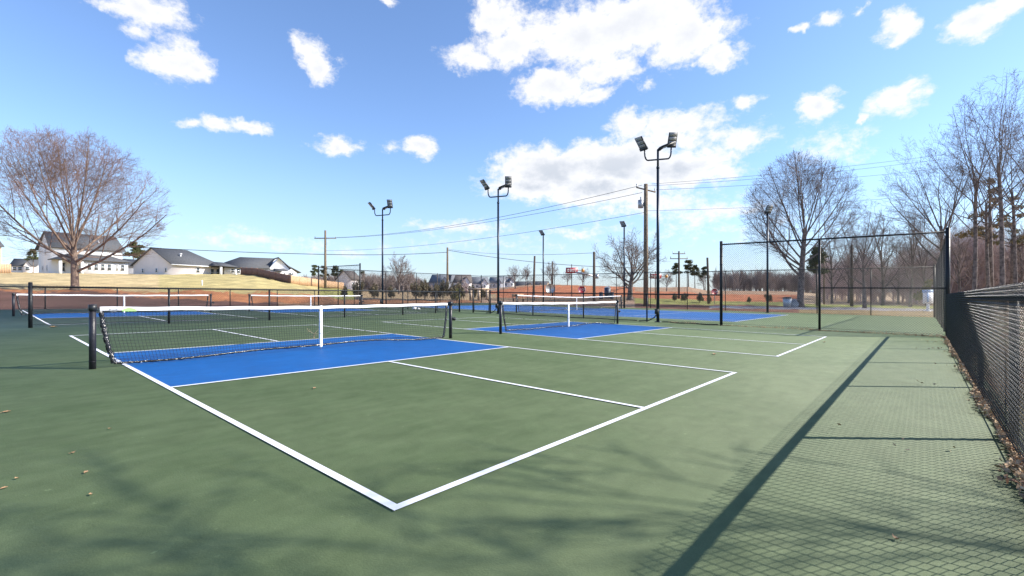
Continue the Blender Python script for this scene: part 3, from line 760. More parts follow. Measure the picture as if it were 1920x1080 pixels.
# ------------------------------------------------------------------ leafy / needle crowns
def leaf_cloud(b, rng, c, rx, rz_, n, size, shape='ball'):
    C = np.array(c); V = []; 
    for i in range(n):
        while True:
            p = np.array([rng.uniform(-1,1) for _ in range(3)])
            if p@p < 1: break
        p = p*(.55+.45*rng.random())
        q = C+p*np.array([rx, rx, rz_])
        a = np.array([rng.gauss(0,1) for _ in range(3)]); a /= np.linalg.norm(a)
        w_ = np.cross(a, [rng.gauss(0,1) for _ in range(3)]); w_ /= np.linalg.norm(w_)
        s = size*rng.uniform(.5,1.3)
        V += [q-a*s, q+w_*s*.5, q+a*s, q-w_*s*.5]
    n_ = len(V)//4
    b.add(np.array(V), np.arange(n_*4).reshape(-1, 4))
def pine(seed, H, m, clumps=14, r=1.1):
    rng = random.Random(seed); b = MB()
    b.tube([(0,0,-.2),(.1,.05,H*.5),(0,.1,H*.97)], [H*.02,H*.014,H*.004], 8); limbs = []
    for i in range(clumps):
        z = H*rng.uniform(.55,.97); rad = (1-(z/H-.5)*1.4)*H*.2*rng.uniform(.4,1); a = rng.uniform(0,6.28)
        p = (rad*math.cos(a), rad*math.sin(a), z); limbs.append(p); b.seg((0,0,z-H*.05), p, H*.005, H*.002)
    b.segs(4); tm = b.mesh('trunk', M['bark2'], True); b = MB()
    for p in limbs+[(0,0,H*.97)]: leaf_cloud(b, rng, p, r*rng.uniform(.7,1.2), r*.55, 130, r*.2)
    return tm, b.mesh('crown', m)
pn = [pine(i+1, 11, M['pine'], 16, 1.35) for i in range(2)]
pr_ = pine(7, 15, M['pinebrown'], 12, .8)
plant(pr_, 1858, 54, 'rust-tinged pine with clumped crown between the tall right-edge trees', 'pine_tree', s=1.0)
plant(pr_, 1900, 60, 'rust-tinged pine at the right edge behind bare trunks', 'pine_tree', rz=2, s=.95)
small_pine = pine(9, 7, M['pine'], 22, .75)
plant(small_pine, 1532, 55, 'dark small evergreen tree close behind the big round-crowned tree', 'evergreen_tree', s=.98)
for i, (px, d, s, lb) in enumerate([(1268,170,.8,'far pine left of the crossarm pole'),(1291,165,.86,'far tall pine right of the crossarm pole'),(1303,175,.8,'far pine beside the tallest far pine'),(1322,165,.75,'far flat-topped pine behind the leaning dark pole'),
     (250,120,.75,'dark pine between the two-storey house and the next house'),(262,125,.7,'second dark pine between the white houses'),(62,130,.6,'bushy pine left of the two-storey house'),(607,190,.8,'dark pine behind the right end of the board fence'),
     (628,190,.85,'dark pine at the left of the open fence panel'),(640,200,.75,'dark pine inside the open fence panel'),(680,260,1.0,'dark pine poking above the far wood'),(590,180,.75,'dark pine above the board fence')]):
    plant(pn[i % 2], px, d, lb, 'pine_tree', rz=i*1.1, s=s, group='dark pines in the distance')
def shrub(seed, m, H=2.3, rx=.9):
    rng = random.Random(seed); b = MB()
    for k in range(4): b.seg((0,0,-.1),(rng.uniform(-.3,.3),rng.uniform(-.3,.3),H*.5),.035,.015)
    b.segs(5); tm = b.mesh('stem', M['bark2']); b = MB()
    leaf_cloud(b, rng, (0,0,H*.45), rx*.8, H*.38, 900, .085)
    for k in range(9):
        a = rng.uniform(0,6.28); q = rng.uniform(.3,.75)*rx
        leaf_cloud(b, rng, (q*math.cos(a), q*math.sin(a), H*rng.uniform(.3,.75)), rx*.42, H*.22, 220, .08)
    leaf_cloud(b, rng, (0,0,H*.85), rx*.35, H*.2, 180, .07)
    return tm, b.mesh('foliage', m)
sh = [shrub(i+20, M['holly']) for i in range(3)]; shy = shrub(30, M['yshrub'], 1.6, .8); shb = shrub(31, M['brush'], 2.6, 1.1)
hol = [(646,60,.9,'inside the open fence panel'),(672,60,1.3,'right of the open fence panel'),(701,61,1.12,'round, between fence panel and far light pole'),(733,61,1.0,'just right of the far light pole'),
       (779,60,1.25,'left of the third small pole of the far fence'),(797,61,1.45,'dense, before the white gabled far house'),(816,60,1.15,'left of the distant utility pole'),(831,61,1.4,'before the distant utility pole'),(848,60,1.2,'right of the distant utility pole'),(862,62,1.3,'above the right post of the nearest net'),(886,64,1.1,'behind the gate hinge post'),(903,64,1.0,'seen through the gate'),(912,66,.8,'low, right side of the gate')]
for i, (px, d, s, wh) in enumerate(hol):
    plant(sh[i % 3], px, d, 'dark holly shrub '+wh, 'holly_shrub', 'shrub', rz=i, s=s*.66, sz=s*.84, group='row of holly shrubs beyond the courts', parts=('stem','foliage'))
plant(shy, 857, 57, 'yellow green shrub low between holly shrubs near the nearest net post', 'shrub', 'shrub', s=1.0, parts=('stem','foliage'))
plant(shb, 870, 66, 'leafless tan shrub behind the fence left of the gate', 'shrub', 'shrub', s=1.1, parts=('stem','foliage'))
plant(shy, 1742, 58, 'yellowish evergreen shrub behind the white kiosk', 'shrub', 'shrub', s=1.9, z=terr(*at(1742,58))+.3, parts=('stem','foliage'))
for i, (px, d, s) in enumerate([(1265,62,.5),(1284,60,.55),(1312,61,.6),(1330,62,.45),(1440,66,.6),(1405,64,.4)]):
    plant(sh[i % 3], px, d, ['low green bush right of the utility pole','low bush left of the first far fence post','rounded low bush before the red clay','small bush left of the tall fence post','low bush behind the single-headed pole','small bush in the green strip'][i], 'shrub', 'shrub', s=s, rz=i, parts=('stem','foliage'), group='low bushes in the green strip')
# ------------------------------------------------------------------ houses
def obj_local(t):  # frame helpers: local x to the right as seen, y away
    pass
def add_window(t, x, y, z, w_, h_, ax='x'):
    b = MB()
    for (cx, cz, sw, shh) in ((0,h_/2,w_+.2,.1),(0,-h_/2,w_+.2,.1),(-w_/2,0,.1,h_),(w_/2,0,.1,h_),(0,0,w_,.05)):
        if ax == 'x': b.box((x+cx, y, z+cz), sw, .08, shh)
        else: b.box((x, y+cx, z+cz), .08, sw, shh)
    f = b.build('window', M['trim'], t)
    b = MB()
    if ax == 'x': b.box((x, y+.02, z), w_, .04, h_)
    else: b.box((x+.02, y, z), .04, w_, h_)
    b.build('pane', M['glass'], f)
def gable(b, x0, x1, y0, y1, ze, zr, axis):      # walls with gable; axis 'x' ridge along x
    ym, xm = (y0+y1)/2, (x0+x1)/2
    V = [(x0,y0,-1),(x1,y0,-1),(x1,y1,-1),(x0,y1,-1),(x0,y0,ze),(x1,y0,ze),(x1,y1,ze),(x0,y1,ze)]
    b.add(V, [[0,1,5,4],[1,2,6,5],[2,3,7,6],[3,0,4,7]])
    if axis == 'x': b.add([(x0,y0,ze),(x0,y1,ze),(x0,ym,zr),(x1,y0,ze),(x1,y1,ze),(x1,ym,zr)], None, [[0,1,2],[3,5,4]])
    else: b.add([(x0,y0,ze),(x1,y0,ze),(xm,y0,zr),(x0,y1,ze),(x1,y1,ze),(xm,y1,zr)], None, [[0,1,2],[3,5,4]])
def slabq(b, p, th=.16):                          # thick roof plane from 4 (or 3) points
    p = [Vector(q) for q in p]; n = (p[1]-p[0]).cross(p[2]-p[0]).normalized()
    if n.z < 0: n = -n
    lo = [q-n*th for q in p]; k = len(p)
    V = [tuple(q) for q in p+lo]
    if k == 4: b.add(V, [[0,1,2,3],[4,7,6,5]]+[[i,i+4,(i+1) % 4+4,(i+1) % 4] for i in range(4)])
    else: b.add(V, [[i,i+3,(i+1) % 3+3,(i+1) % 3] for i in range(3)], [[0,1,2],[3,5,4]])
def house_at(px, d, label, rz=0, group=None, name='house', dz=0):
    x, y = at(px, d); return thing(name, label, 'house', (x, y, terr(x,y)+dz), YAW-math.pi/2+rz+math.atan((960-px)/F), group)
# two-storey white house (front faces the courts; local x right, y away)
def house_two():
    k = 88/F
    t = house_at(97, 88, 'two-storey white house with dark roof and lean-to porch behind the spreading tree', rz=.2)
    Wd = 10.6; D = 9.5; ze, zr = 5.0, 8.1
    b = MB(); gable(b, 0, Wd, 0, D, ze, zr, 'x'); b.add([(.2,-3.4,-1),(Wd,-3.4,-1),(Wd,0,-1),(.2,0,-1),(.2,-3.4,2.6),(Wd,-3.4,2.6),(Wd,0,2.6),(.2,0,2.6)], []); b.build('wall', M['wall'], t)
    b = MB(); b.box(((3.7+Wd)/2, -1.6, .8), Wd-3.7, 3.2, 3.6); b.build('rear_wing', M['wall'], t)
    b = MB()
    slabq(b, [(-.5,-.5,ze-.05),(Wd+.5,-.5,ze-.05),(Wd+.2,D/2,zr+.2),(-.2,D/2,zr+.2)]); slabq(b, [(-.5,D+.5,ze-.05),(-.2,D/2,zr+.2),(Wd+.2,D/2,zr+.2),(Wd+.5,D+.5,ze-.05)])
    rf = b.build('roof', M['roof'], t)
    b = MB(); b.cyl(7.3,1.8,5.8,6.9,.1,8); b.build('vent_pipe', M['trim'], rf)
    b = MB(); slabq(b, [(-.6,-3.9,2.6),(Wd+.4,-3.9,2.6),(Wd-2.2,-.0,3.9),(2.2,-.0,3.9)]); slabq(b, [(-.6,-3.9,2.6),(2.2,0,3.9),(-.6,0,2.62)]); slabq(b, [(Wd+.4,-3.9,2.6),(Wd+.4,0,2.62),(Wd-2.2,0,3.9)])
    b.build('porch_roof', M['roof'], t)
    for x in (.45, 3.5):
        b = MB(); b.box((x,-3.4,.8), .42, .42, 3.5); b.build('porch_column', M['trim'], t)
    for x in (4.6,5.6,6.6,7.6): add_window(t, x, -3.25, 1.35, .62, 1.3)
    add_window(t, 8.8, -3.25, 1.35, .3, 1.3); add_window(t, 9.7, -3.25, 1.35, .62, 1.3)
    add_window(t, 1.5, -.06, 1.3, .7, 1.7); add_window(t, -.06, 3, 1.2, .5, .9, 'y'); add_window(t, -.06, 6.2, 1.2, .5, .9, 'y'); add_window(t, -.06, 4.2, 4.2, .4, 1.1, 'y')
house_two()
def house_mid():
    t = house_at(322, 86, 'single-storey cream house with long grey roof and left gable, right of the spreading tree', rz=.6)
    t.scale = (.82,1,.77); Wd = 12.5; D = 10.5; ze, zr = 2.55, 6.6
    ym = D/2
    b = MB(); V = [(0,0,-1),(Wd,0,-1),(Wd,D,-1),(0,D,-1),(0,0,ze),(Wd,0,ze),(Wd,D,ze),(0,D,ze),(0,ym,zr)]
    b.add(V, [[0,1,5,4],[1,2,6,5],[2,3,7,6],[3,0,4,7]], [[4,8,7]]); b.build('wall', M['wall2'], t)
    b = MB(); rx = Wd-4.4
    slabq(b, [(-.4,-.5,ze-.12),(Wd+.5,-.5,ze-.12),(rx,ym,zr+.12),(-.4,ym,zr+.12)]); slabq(b, [(-.4,D+.5,ze-.12),(-.4,ym,zr+.12),(rx,ym,zr+.12),(Wd+.5,D+.5,ze-.12)]); slabq(b, [(Wd+.5,-.5,ze-.12),(Wd+.5,D+.5,ze-.12),(rx,ym,zr+.12)])
    rf = b.build('roof', M['roof'], t)
    b = MB(); b.cyl(4.2,2.6,4.2,5.4,.12,8); b.box((4.2,2.6,5.35),.4,.4,.25); b.build('vent_pipe', M['trim'], rf)
    b = MB(); b.box((Wd/2,-.6,ze-.2), Wd+1.1, .12, .22); b.build('gutter', M['trim'], t)
    b = MB(); slabq(b, [(8.2,-3.2,ze-.05),(13.6,-3.2,ze-.05),(12.0,-.4,ze+1.1),(9.6,-.4,ze+1.1)]); slabq(b, [(8.2,-3.2,ze-.05),(9.6,-.4,ze+1.1),(8.2,-.4,ze)]); slabq(b, [(13.6,-3.2,ze-.05),(13.6,-.4,ze),(12,-.4,ze+1.1)]); b.build('porch_roof', M['roof'], t)
    for x in (9.2, 13.2):
        b = MB(); b.box((x,-2.8,.8), .38, .38, 3.3); b.build('porch_column', M['trim'], t)
    add_window(t, 6.0,-.06,1.3,.8,1.3); add_window(t, 9.6,-.06,.9,.9,2.0); add_window(t, 11.2,-.06,.9,1.2,2.0)
    for y in (1.5,4.0,7.8): add_window(t, -.06, y, 1.1, .55, .9, 'y')
house_mid()
def house_hip():
    t = house_at(438, 95, 'low white house with a broad dark roof and white gable above the board fence', rz=.1); t.scale = (.8,1,.8)
    Wd = 12.0; D = 10; ze, zr = 1.9, 4.9
    b = MB(); b.box((Wd/2-2,D/2,.4), Wd, D, 3.0); b.build('wall', M['wall'], t)
    b = MB(); slabq(b, [(-4.8,-.5,ze-.1),(8.2,-.5,ze-.1),(10.3,4.4,zr),(2.0,4.4,zr)]); slabq(b, [(-4.8,-.5,ze-.1),(2.0,4.4,zr),(-4.8,D,ze)]); slabq(b, [(10.3,4.4,zr),(17.2,4.4,1.2),(17.2,9,1.2),(10.3,4.6,zr)])
    slabq(b, [(-4.8,D,ze),(2,4.4,zr),(10.3,4.4,zr),(12,D,ze)]); b.build('roof', M['roof'], t)
    b = MB(); V = [(8.0,-.3,ze-.2),(13.6,-.3,ze-.9),(10.35,-.3,zr-.25)]; b.add(V+[(v[0],v[1]+4.6,v[2]) for v in V], [[0,1,4,3],[1,2,5,4],[2,0,3,5]], [[0,1,2],[3,5,4]]); b.box((10.8,1,0), 5.6, 2.5, 2.4); b.build('gable_wall', M['wall'], t)
    b = MB(); slabq(b, [(10.2,-.55,zr+.0),(14.6,-.55,.9),(14.6,5,.9),(10.2,5,zr)], .2); slabq(b, [(8.6,-2.2,1.15),(12.2,-2.2,1.15),(11.6,-.3,1.9),(9.2,-.3,1.9)]); b.build('side_roof', M['roof'], t)
    b = MB(); V = [(11.4,-2.6,-.5),(14.2,-2.6,-.5),(14.2,-2.6,.7),(12.8,-2.6,1.7),(11.4,-2.6,.7)]; b.add(V, None, [[0,1,2],[0,2,3],[0,3,4]]); b.box((12.8,-1.5,-.1),2.8,2.1,1.5); b.build('porch_gable', M['trim'], t)
    for x in (-.3,.9): add_window(t, x+.1, -.06, 1.0, .8, 1.2)
    add_window(t, 12.8,-2.66,.3,1.2,.7)
house_hip()
def small_house(px, d, Wd, D, ze, zr, rz, wallm, roofm, label, group=None, wins=2, gab=True, name='house', dz=0, dormer=0):
    t = house_at(px, d, label, rz=rz, group=group, name=name, dz=dz)
    b = MB(); gable(b, -Wd/2, Wd/2, 0, D, ze, zr, 'x'); 
    if gab: gable(b, Wd*.06, Wd*.42, -1.6, D/2, ze*.9, zr*.86, 'y')
    b.build('wall', M[wallm], t)
    b = MB(); slabq(b, [(-Wd/2-.3,-.4,ze-.1),(Wd/2+.3,-.4,ze-.1),(Wd/2+.3,D/2,zr+.1),(-Wd/2-.3,D/2,zr+.1)]); slabq(b, [(-Wd/2-.3,D+.4,ze-.1),(-Wd/2-.3,D/2,zr+.1),(Wd/2+.3,D/2,zr+.1),(Wd/2+.3,D+.4,ze-.1)])
    if gab:
        xm = Wd*.24; slabq(b, [(Wd*.04,-1.9,ze*.88),(xm,-1.9,zr*.86+.12),(xm,D*.45,zr*.86+.12),(Wd*.04,D*.45,ze*.88)]); slabq(b, [(Wd*.44,-1.9,ze*.88),(Wd*.44,D*.45,ze*.88),(xm,D*.45,zr*.86+.12),(xm,-1.9,zr*.86+.12)])
    b.build('roof', M[roofm], t)
    for i in range(wins): add_window(t, -Wd*.35+i*Wd*.22, -.06, ze*.55, .9, 1.2)
    if gab: add_window(t, Wd*.24, -1.68, ze*.55, 1.1, 1.2)
    return t
small_house(-20, 84, 3.0, 6, 5.0, 6.3, .2, 'walltan', 'roof', 'tan house cut off by the left edge of the picture', wins=0, gab=False)
small_house(44, 150, 6, 7, 2.2, 4.5, -.3, 'wall2', 'roof', 'low pale house with dark roof left of the two-storey house', wins=2)
small_house(262, 112, 8, 7, 1.9, 3.6, .1, 'wallblue', 'roof', 'grey roofed house glimpsed between the two-storey and cream houses', wins=0, gab=False)
small_house(668, 150, 4.6, 6, 3.6, 6.4, .9, 'wall2', 'roofbrown', 'pale gabled house seen through the open fence panel', wins=1, gab=False)
FH = [(706,250,4,5,3.5,6,.2,'wall','roofgrey','tiny white far house left of the far light pole'),(760,230,5,5,2.6,4.2,.2,'wall','roofbrown','low white far building right of the far light pole'),(781,230,8,7,3.5,8.8,.3,'wall','roofgrey','white far house with twin gables left of the blue-grey house'),
      (800,235,6,7,3.0,7.0,.9,'wall','roofbrown','white far house partly hidden by a dense holly'),(826,225,11.5,9,6.0,11.0,-.35,'wallblue','roofgrey','big blue-grey far house by the distant utility pole'),(864,225,10.5,9,5.5,10.6,.1,'wall2','roofbrown','brown-roofed far house above the left of the gate'),
      (899,228,9.5,9,4.0,8.4,.15,'wall2','roofgrey','pale far house with dormer above the gate'),(930,235,7.5,9,4.0,8.0,-.2,'wallblue','roofgrey','grey far house just beside the middle light pole'),(952,240,7,8,4.2,8.0,.3,'wall','roofgrey','white far house right of the middle light pole'),
      (984,240,10,8,3.5,7.2,.2,'walltan','roof','dark-roofed far house left of the leaning dark pole'),(1008,245,9,8,3.2,7.4,-.3,'walltan','roof','dark-roofed far house behind the leaning dark pole')]
for px,d,Wd,D,ze,zr,rz,wm,rm,lb in FH: small_house(px,d,Wd,D,ze*.7,zr*.72,rz,wm,rm,lb,group='houses of the far estate',dz=0 if px < 970 else -2.6)
# board fences on the bank
def board_fence(p0, p1, H, m, label):
    (x0,y0),(x1,y1) = p0,p1; L = math.hypot(x1-x0,y1-y0); n = int(L/.3); a = math.atan2(y1-y0,x1-x0)
    t = thing('board_fence', label, 'wooden fence', (x0,y0,terr(x0,y0)), 0)
    b = MB(); z0 = terr(x0,y0)
    for i in range(n):
        u = (i+.5)/n; x, y = x0+(x1-x0)*u, y0+(y1-y0)*u
        b.box((x-x0,y-y0,terr(x,y)-z0+H/2), L/n-.025, .03, H+.02*(i % 3), rz=a)
    b.build('boards', M[m], t)
    for i in range(0, n+1, 8):
        u = i/n; x, y = x0+(x1-x0)*u, y0+(y1-y0)*u
        c = MB(); c.box((x-x0,y-y0,terr(x,y)-z0+H/2), .12, .14, H+.12, rz=a); c.build('fence_post', M[m], t)
board_fence(at(452,89), at(546,76), 1.35, 'cedarshade', 'dark board fence with its shade put into the colour, below the hip-roofed house')
board_fence(at(546,76), at(645,94), 1.35, 'cedar', 'sunlit stretch of the board fence continuing right of the shaded one')
board_fence(at(-40,78), at(21,82), 1.55, 'cedar', 'tan board fence at the left edge of the picture')
# ------------------------------------------------------------------ utility poles and wires
def upole(px, d, top_y, r, label, m='wood', lean=0, arms=(), xf=False, name='utility_pole', cat='utility pole', group=None):
    x, y = at(px, d); z = terr(x, y); H = CZ+(HY-top_y)*d/F-z
    t = thing(name, label, cat, (x, y, z), 0, group)
    dx = RT[0]*lean*H; dy = RT[1]*lean*H
    b = MB(); b.tube([(0,0,-.3),(dx*.5,dy*.5,H*.5),(dx,dy,H)], [r*1.1,r*.95,r*.8], 12); b.build('pole', M[m], t, smooth=True)
    for (dz, half, tilt) in arms:
        c = Vector((dx, dy, H-dz)); ax = Vector((RT[0], RT[1], tilt)).normalized()
        b = MB(); b.tube([tuple(c-ax*half), tuple(c+ax*half)], .07, 6); o = b.build('crossarm', M['wood'], t)
        for s in (-.95, .0, .95):
            q = c+ax*half*s; b = MB(); b.cyl(q.x,q.y,q.z,q.z+.28,.05,8); b.sphere((q.x,q.y,q.z+.28),.07,6); b.build('insulator', M['steel'], o)
    if xf:
        b = MB(); q = Vector((-RT[0]*.5, -RT[1]*.5, H-2.3)); b.cyl(q.x,q.y,q.z,q.z+.75,.25,14); b.cyl(q.x,q.y,q.z+.75,q.z+1.05,.05,8); b.box((q.x*.5,q.y*.5,q.z+.35),.1,.1,.4); b.build('transformer', M['steel'], t, smooth=True)
    return (x+dx, y+dy, z+H)
A = upole(1211, 45, 345, .22, 'tall brown utility pole with crossarm and transformer beside the near light pole', arms=((.55,.95,-.25),), xf=True)
B = upole(610, 82, 432, .2, 'utility pole with crossarm standing over the board fence', m='wood', arms=((1.4,1.9,0),))
C_ = upole(839, 95, 464, .22, 'distant utility pole among the holly shrubs', m='wood')
D_ = upole(1273, 75, 471, .16, 'small utility pole with two crossarms left of the tall fence', m='wooddark', arms=((.4,1.0,0),(1.2,1.4,0)), xf=False)
g_ = 'plain weathered poles around the field'
E_ = upole(1000, 60, 480, .15, 'dark plain pole leaning right beside the nearest far pole and crest trees', 'wooddark', lean=.03, group=g_)
F_ = upole(1036, 80, 490, .13, 'thin plain pole before the bushy crest tree', 'wooddark', group=g_)
G_ = upole(1114, 60, 472, .18, 'thick plain dark pole left of the spreading oak', 'wooddark', group=g_)
H_ = upole(1329, 57, 483, .15, 'plain dark pole leaning left beside the tall fence post', 'wooddark', lean=-.03, group=g_)
I_ = upole(1597, 53, 458, .15, 'brown plain pole behind the tall fence left of the crooked tree', 'wooddark', group=g_)
J_ = upole(1545, 62, 478, .1, 'thin pale pole right of the big bare tree', 'wood', group=g_)
K_ = upole(820, 75, 512, .06, 'thin rusty mast beside the distant utility pole', 'wooddark', group=g_)
def pt(px, yp, d): x, y = at(px, d); return Vector((x, y, CZ+(HY-yp)*d/F))
def wire(label, a, b, sag, r=.016):
    a, b = Vector(a), Vector(b); n = 40; B_ = MB()
    P = [a.lerp(b, i/n)-Vector((0,0,sag*4*(i/n)*(1-i/n))) for i in range(n+1)]
    B_.tube([tuple(p-a) for p in P], r, 4); o = B_.build('overhead_wire', M['cable'], None, False, a); tag(o, label, 'wire', 'overhead wires')
wire('upper wire from the crossarm pole rising right behind the tall trees', pt(1222,345,45), pt(1790,287,50), .25, .014)
wire('second wire from the crossarm pole rising right', pt(1206,349,45), pt(1790,295,50), .35, .014)
wire('third wire from the right end of the crossarm towards the right trees', pt(1227,356,45), pt(1790,313,50), .3, .014)
wire('neutral wire running right from the middle of the big utility pole', pt(1212,395,45), pt(1790,360,50), .35, .012)
wire('upper wire from the big utility pole down left to the board fence pole', pt(1204,347,45), pt(590,446,82), 1.3, .022)
wire('second wire from the big utility pole to the board fence pole', pt(1204,361,45), pt(628,446,82), .9, .02)
wire('lower neutral wire from the big utility pole running left', pt(1210,398,45), pt(612,470,82), .9, .018)
wire('thick dark cable above the cream house roof', pt(250,463,80), pt(610,477,82), .15, .05)
wire('thick dark cable from the board fence pole to the distant utility pole', pt(610,477,82), pt(838,473,95), .25, .05)
wire('cable descending right from the distant utility pole', pt(839,469,95), pt(1212,502,100), .9, .045)
wire('high thin wire from the distant utility pole to the thick plain pole', pt(839,467,95), pt(1114,474,60), .6, .022)
# ------------------------------------------------------------------ signs and small things by the road
def text_mesh(txt, size, m, parent, loc, rot):
    cu = bpy.data.curves.new('lettering', 'FONT'); cu.body = txt; cu.size = size; cu.align_x = 'CENTER'; cu.align_y = 'CENTER'; cu.extrude = .004
    tmp = bpy.data.objects.new('tmp', cu); COL.objects.link(tmp)
    bpy.context.view_layer.update()
    me = bpy.data.meshes.new_from_object(tmp.evaluated_get(bpy.context.evaluated_depsgraph_get())); bpy.data.objects.remove(tmp)
    me.materials.clear(); me.materials.append(m)
    o = bpy.data.objects.new('lettering', me); COL.objects.link(o); o.parent = parent; o.location = loc; o.rotation_euler = rot
def octa(px, d, ycen, rad, label, face):
    x, y = at(px, d); z = terr(x, y); h = CZ+(HY-ycen)*d/F-z
    t = thing('road_sign', label, 'road sign', (x, y, z), YAW-math.pi/2)
    b = MB(); b.cyl(0,.04,0,h+rad*.8,.04,8); b.build('sign_post', M['steel'], t)
    pts = [(rad*math.cos(a), rad*math.sin(a)) for a in [math.pi/8+k*math.pi/4 for k in range(8)]]
    b = MB(); V = [(p[0],-.01,h+p[1]) for p in pts]+[(p[0],.01,h+p[1]) for p in pts]
    b.add(V, [[i,(i+1) % 8,(i+1) % 8+8,i+8] for i in range(8)], [[0,i,i+1] for i in range(1,7)]+[[8,8+i+1,8+i] for i in range(1,7)])
    pl = b.build('sign_plate', M[face], t)
    if face == 'red':
        b = MB()
        rr = [(rad*.94*math.cos(a), rad*.94*math.sin(a)) for a in [math.pi/8+k*math.pi/4 for k in range(9)]]
        b.tube([(p[0],-.012,h+p[1]) for p in rr], .018, 4); b.build('sign_border', M['signwhite'], pl)
        text_mesh('STOP', rad*.72, M['signwhite'], pl, (0,-.018,h), (math.pi/2,0,0))
    else:
        b = MB(); b.box((0,-.03,h), .09, .04, rad*1.7); b.build('bracket', M['wooddark'], pl)
octa(1091, 58, 543, .5, 'red stop sign on its post behind the low fence, below the small crest trees', 'red')
octa(1340, 55, 547, .42, 'red stop sign seen just left of the tall fence post', 'red')
octa(1032, 62, 541, .68, 'pale back of a road sign behind the second net', 'signback')
def red_panel(px, d, y0, w_, h_, label, arm=True, post=True):
    x, y = at(px, d); z = terr(x, y); h = CZ+(HY-y0)*d/F-z
    t = thing('road_sign', label, 'road sign', (x, y, z), YAW-math.pi/2)
    if post: b = MB(); b.cyl(0,.05,0,h+h_*1.1,.07,10); b.build('sign_post', M['wooddark'], t)
    b = MB(); b.box((0,-.05,h), w_, .06, h_); p = b.build('sign_panel', M['red'], t)
    b = MB()
    for k in range(4):
        cx = (k-1.5)*w_*.21
        b.box((cx-w_*.055,-.09,h), w_*.03, .02, h_*.5); b.box((cx+w_*.05,-.09,h), w_*.03, .02, h_*.5)
        for zz in ((-.22,.0,.22) if k % 2 else (-.22,.22)): b.box((cx,-.09,h+zz*h_), w_*.11, .02, h_*.1)
    b.build('lettering', M['signwhite'], p)
    b = MB(); b.tube([(w_*.5,0,h),(w_*1.1,0,h+.02)], .05, 6); b.box((w_*.95,-.02,h), w_*.2, .2, h_*.6); b.build('beacon', M['amber'], t)
    if arm:
        b = MB(); b.tube([(w_*.3,0,h-.3),(w_*2.0,0,h-1.0)], .14, 8); b.box((w_*2.15,0,h-1.05), .5, .3, .7); b.build('signal_arm', M['steel'], t)
red_panel(1072, 80, 507, 2.0, .95, 'dark red lettered sign panel on a tall post above the stop sign', True)
red_panel(1229, 70, 518, 1.7, .7, 'dark red lettered sign between utility pole and near light pole', False)
def portable():
    px, d = 1139, 72; x, y = at(px, d); z = terr(x,y)
    t = thing('portable_toilet', 'dark blue portable toilet cabin behind the low fence left of the oak', 'portable toilet', (x,y,z), YAW-math.pi/2)
    b = MB(); b.box((0,0,1.15), 1.1, 1.1, 2.3); b.build('cabin', M['bluedoor'], t)
    b = MB(); b.box((0,-.57,1.1), .8, .04, 1.9); b.build('door', M['bluedoor'], t); t.scale = (.75,.75,.72)
    b = MB(); V=[(-.6,-.6,2.3),(.6,-.6,2.3),(.6,.6,2.3),(-.6,.6,2.3),(0,0,2.6)]; b.add(V, None, [[0,1,4],[1,2,4],[2,3,4],[3,0,4]]); b.cyl(.4,.4,2.3,2.75,.05,8); b.build('roof', M['signback'], t)
portable()
for px, lb in ((1127,'blue drum standing left of the portable toilet'),(1147,'blue drum standing right of the portable toilet')):
    x, y = at(px, 70); b = MB(); b.tube([(0,0,0),(0,0,.1),(0,0,.5),(0,0,.95)], [.28,.3,.31,.27], 14); b.cyl(0,0,.95,1.0,.3,14); o = b.build('plastic_drum', M['bluedoor'], None, True, (x,y,terr(x,y))); tag(o, lb, 'drum', 'blue drums by the portable toilet')
def bin_():
    x, y = at(1476, 47.5); t = thing('rubbish_bin', 'grey ribbed rubbish bin left of the big bare tree', 'bin', (x,y,terr(x,y)))
    b = MB(); b.tube([(0,0,0),(0,0,.95)], [.34,.42], 14); 
    b.build('bin_body', M['signback'], t, True)
    b = MB(); b.tube([(0,0,.93),(0,0,1.0),(0,0,1.08)], [.44,.44,.2], 14); b.build('lid', M['lampbody'], t)
bin_()
def stone():
    x, y = at(1488, 47.9); b = MB(); rng = random.Random(2); V = []
    b.sphere((0,0,.3), .75, 9, .75); Vv = b.V[0]; Vv += np.array([[rng.uniform(-.05,.05) for _ in range(3)] for _ in Vv]); Vv[:,0] += Vv[:,2]*.3
    o = b.build('boulder', M['concrete'], None, False, (x,y,terr(x,y))); tag(o, 'pale grey boulder leaning by the foot of the big bare tree', 'boulder')
stone()
def kiosk():
    x, y = at(1740, 40); t = thing('charging_kiosk', 'pale blue and white kiosk box on a white post seen through the tall fence', 'kiosk', (x,y,terr(x,y)), YAW-math.pi/2)
    b = MB(); b.cyl(0,0,0,.7,.11,12); b.box((0,0,.04),.4,.4,.1); b.build('post', M['trim'], t)
    b = MB(); b.box((0,0,1.15), .55, .4, .95); b.build('cabinet', M['signwhite'], t)
    b = MB(); b.box((0,0,1.72), .62, .46, .25); b.box((-.2,-.02,1.2), .14, .42, .8); b.build('hood', M['paleblue'], t)
kiosk()
x, y = at(379, 52); b = MB(); b.cyl(0,0,0,.62,.06,10); b.sphere((0,0,.62),.062,5,.5); tag(b.build('marker_post', M['trim'], None, True, (x,y,terr(x,y))), 'short white marker post on the grass bank', 'marker post')
def bench():
    x, y = at(972, 58); t = thing('park_bench', 'pale wooden bench beyond the courts, right of the middle light pole', 'bench', (x,y,terr(x,y)), YAW-math.pi/2+.4)
    b = MB(); b.box((0,0,.45),1.6,.4,.06); b.build('seat', M['cedar'], t)
    b = MB(); b.box((0,.2,.8),1.6,.05,.35); b.build('backrest', M['cedar'], t)
    for s in (-.65,.65): b = MB(); b.box((s,0,.22),.08,.38,.44); b.box((s,.2,.6),.08,.06,.5); b.build('leg', M['wooddark'], t)
bench()
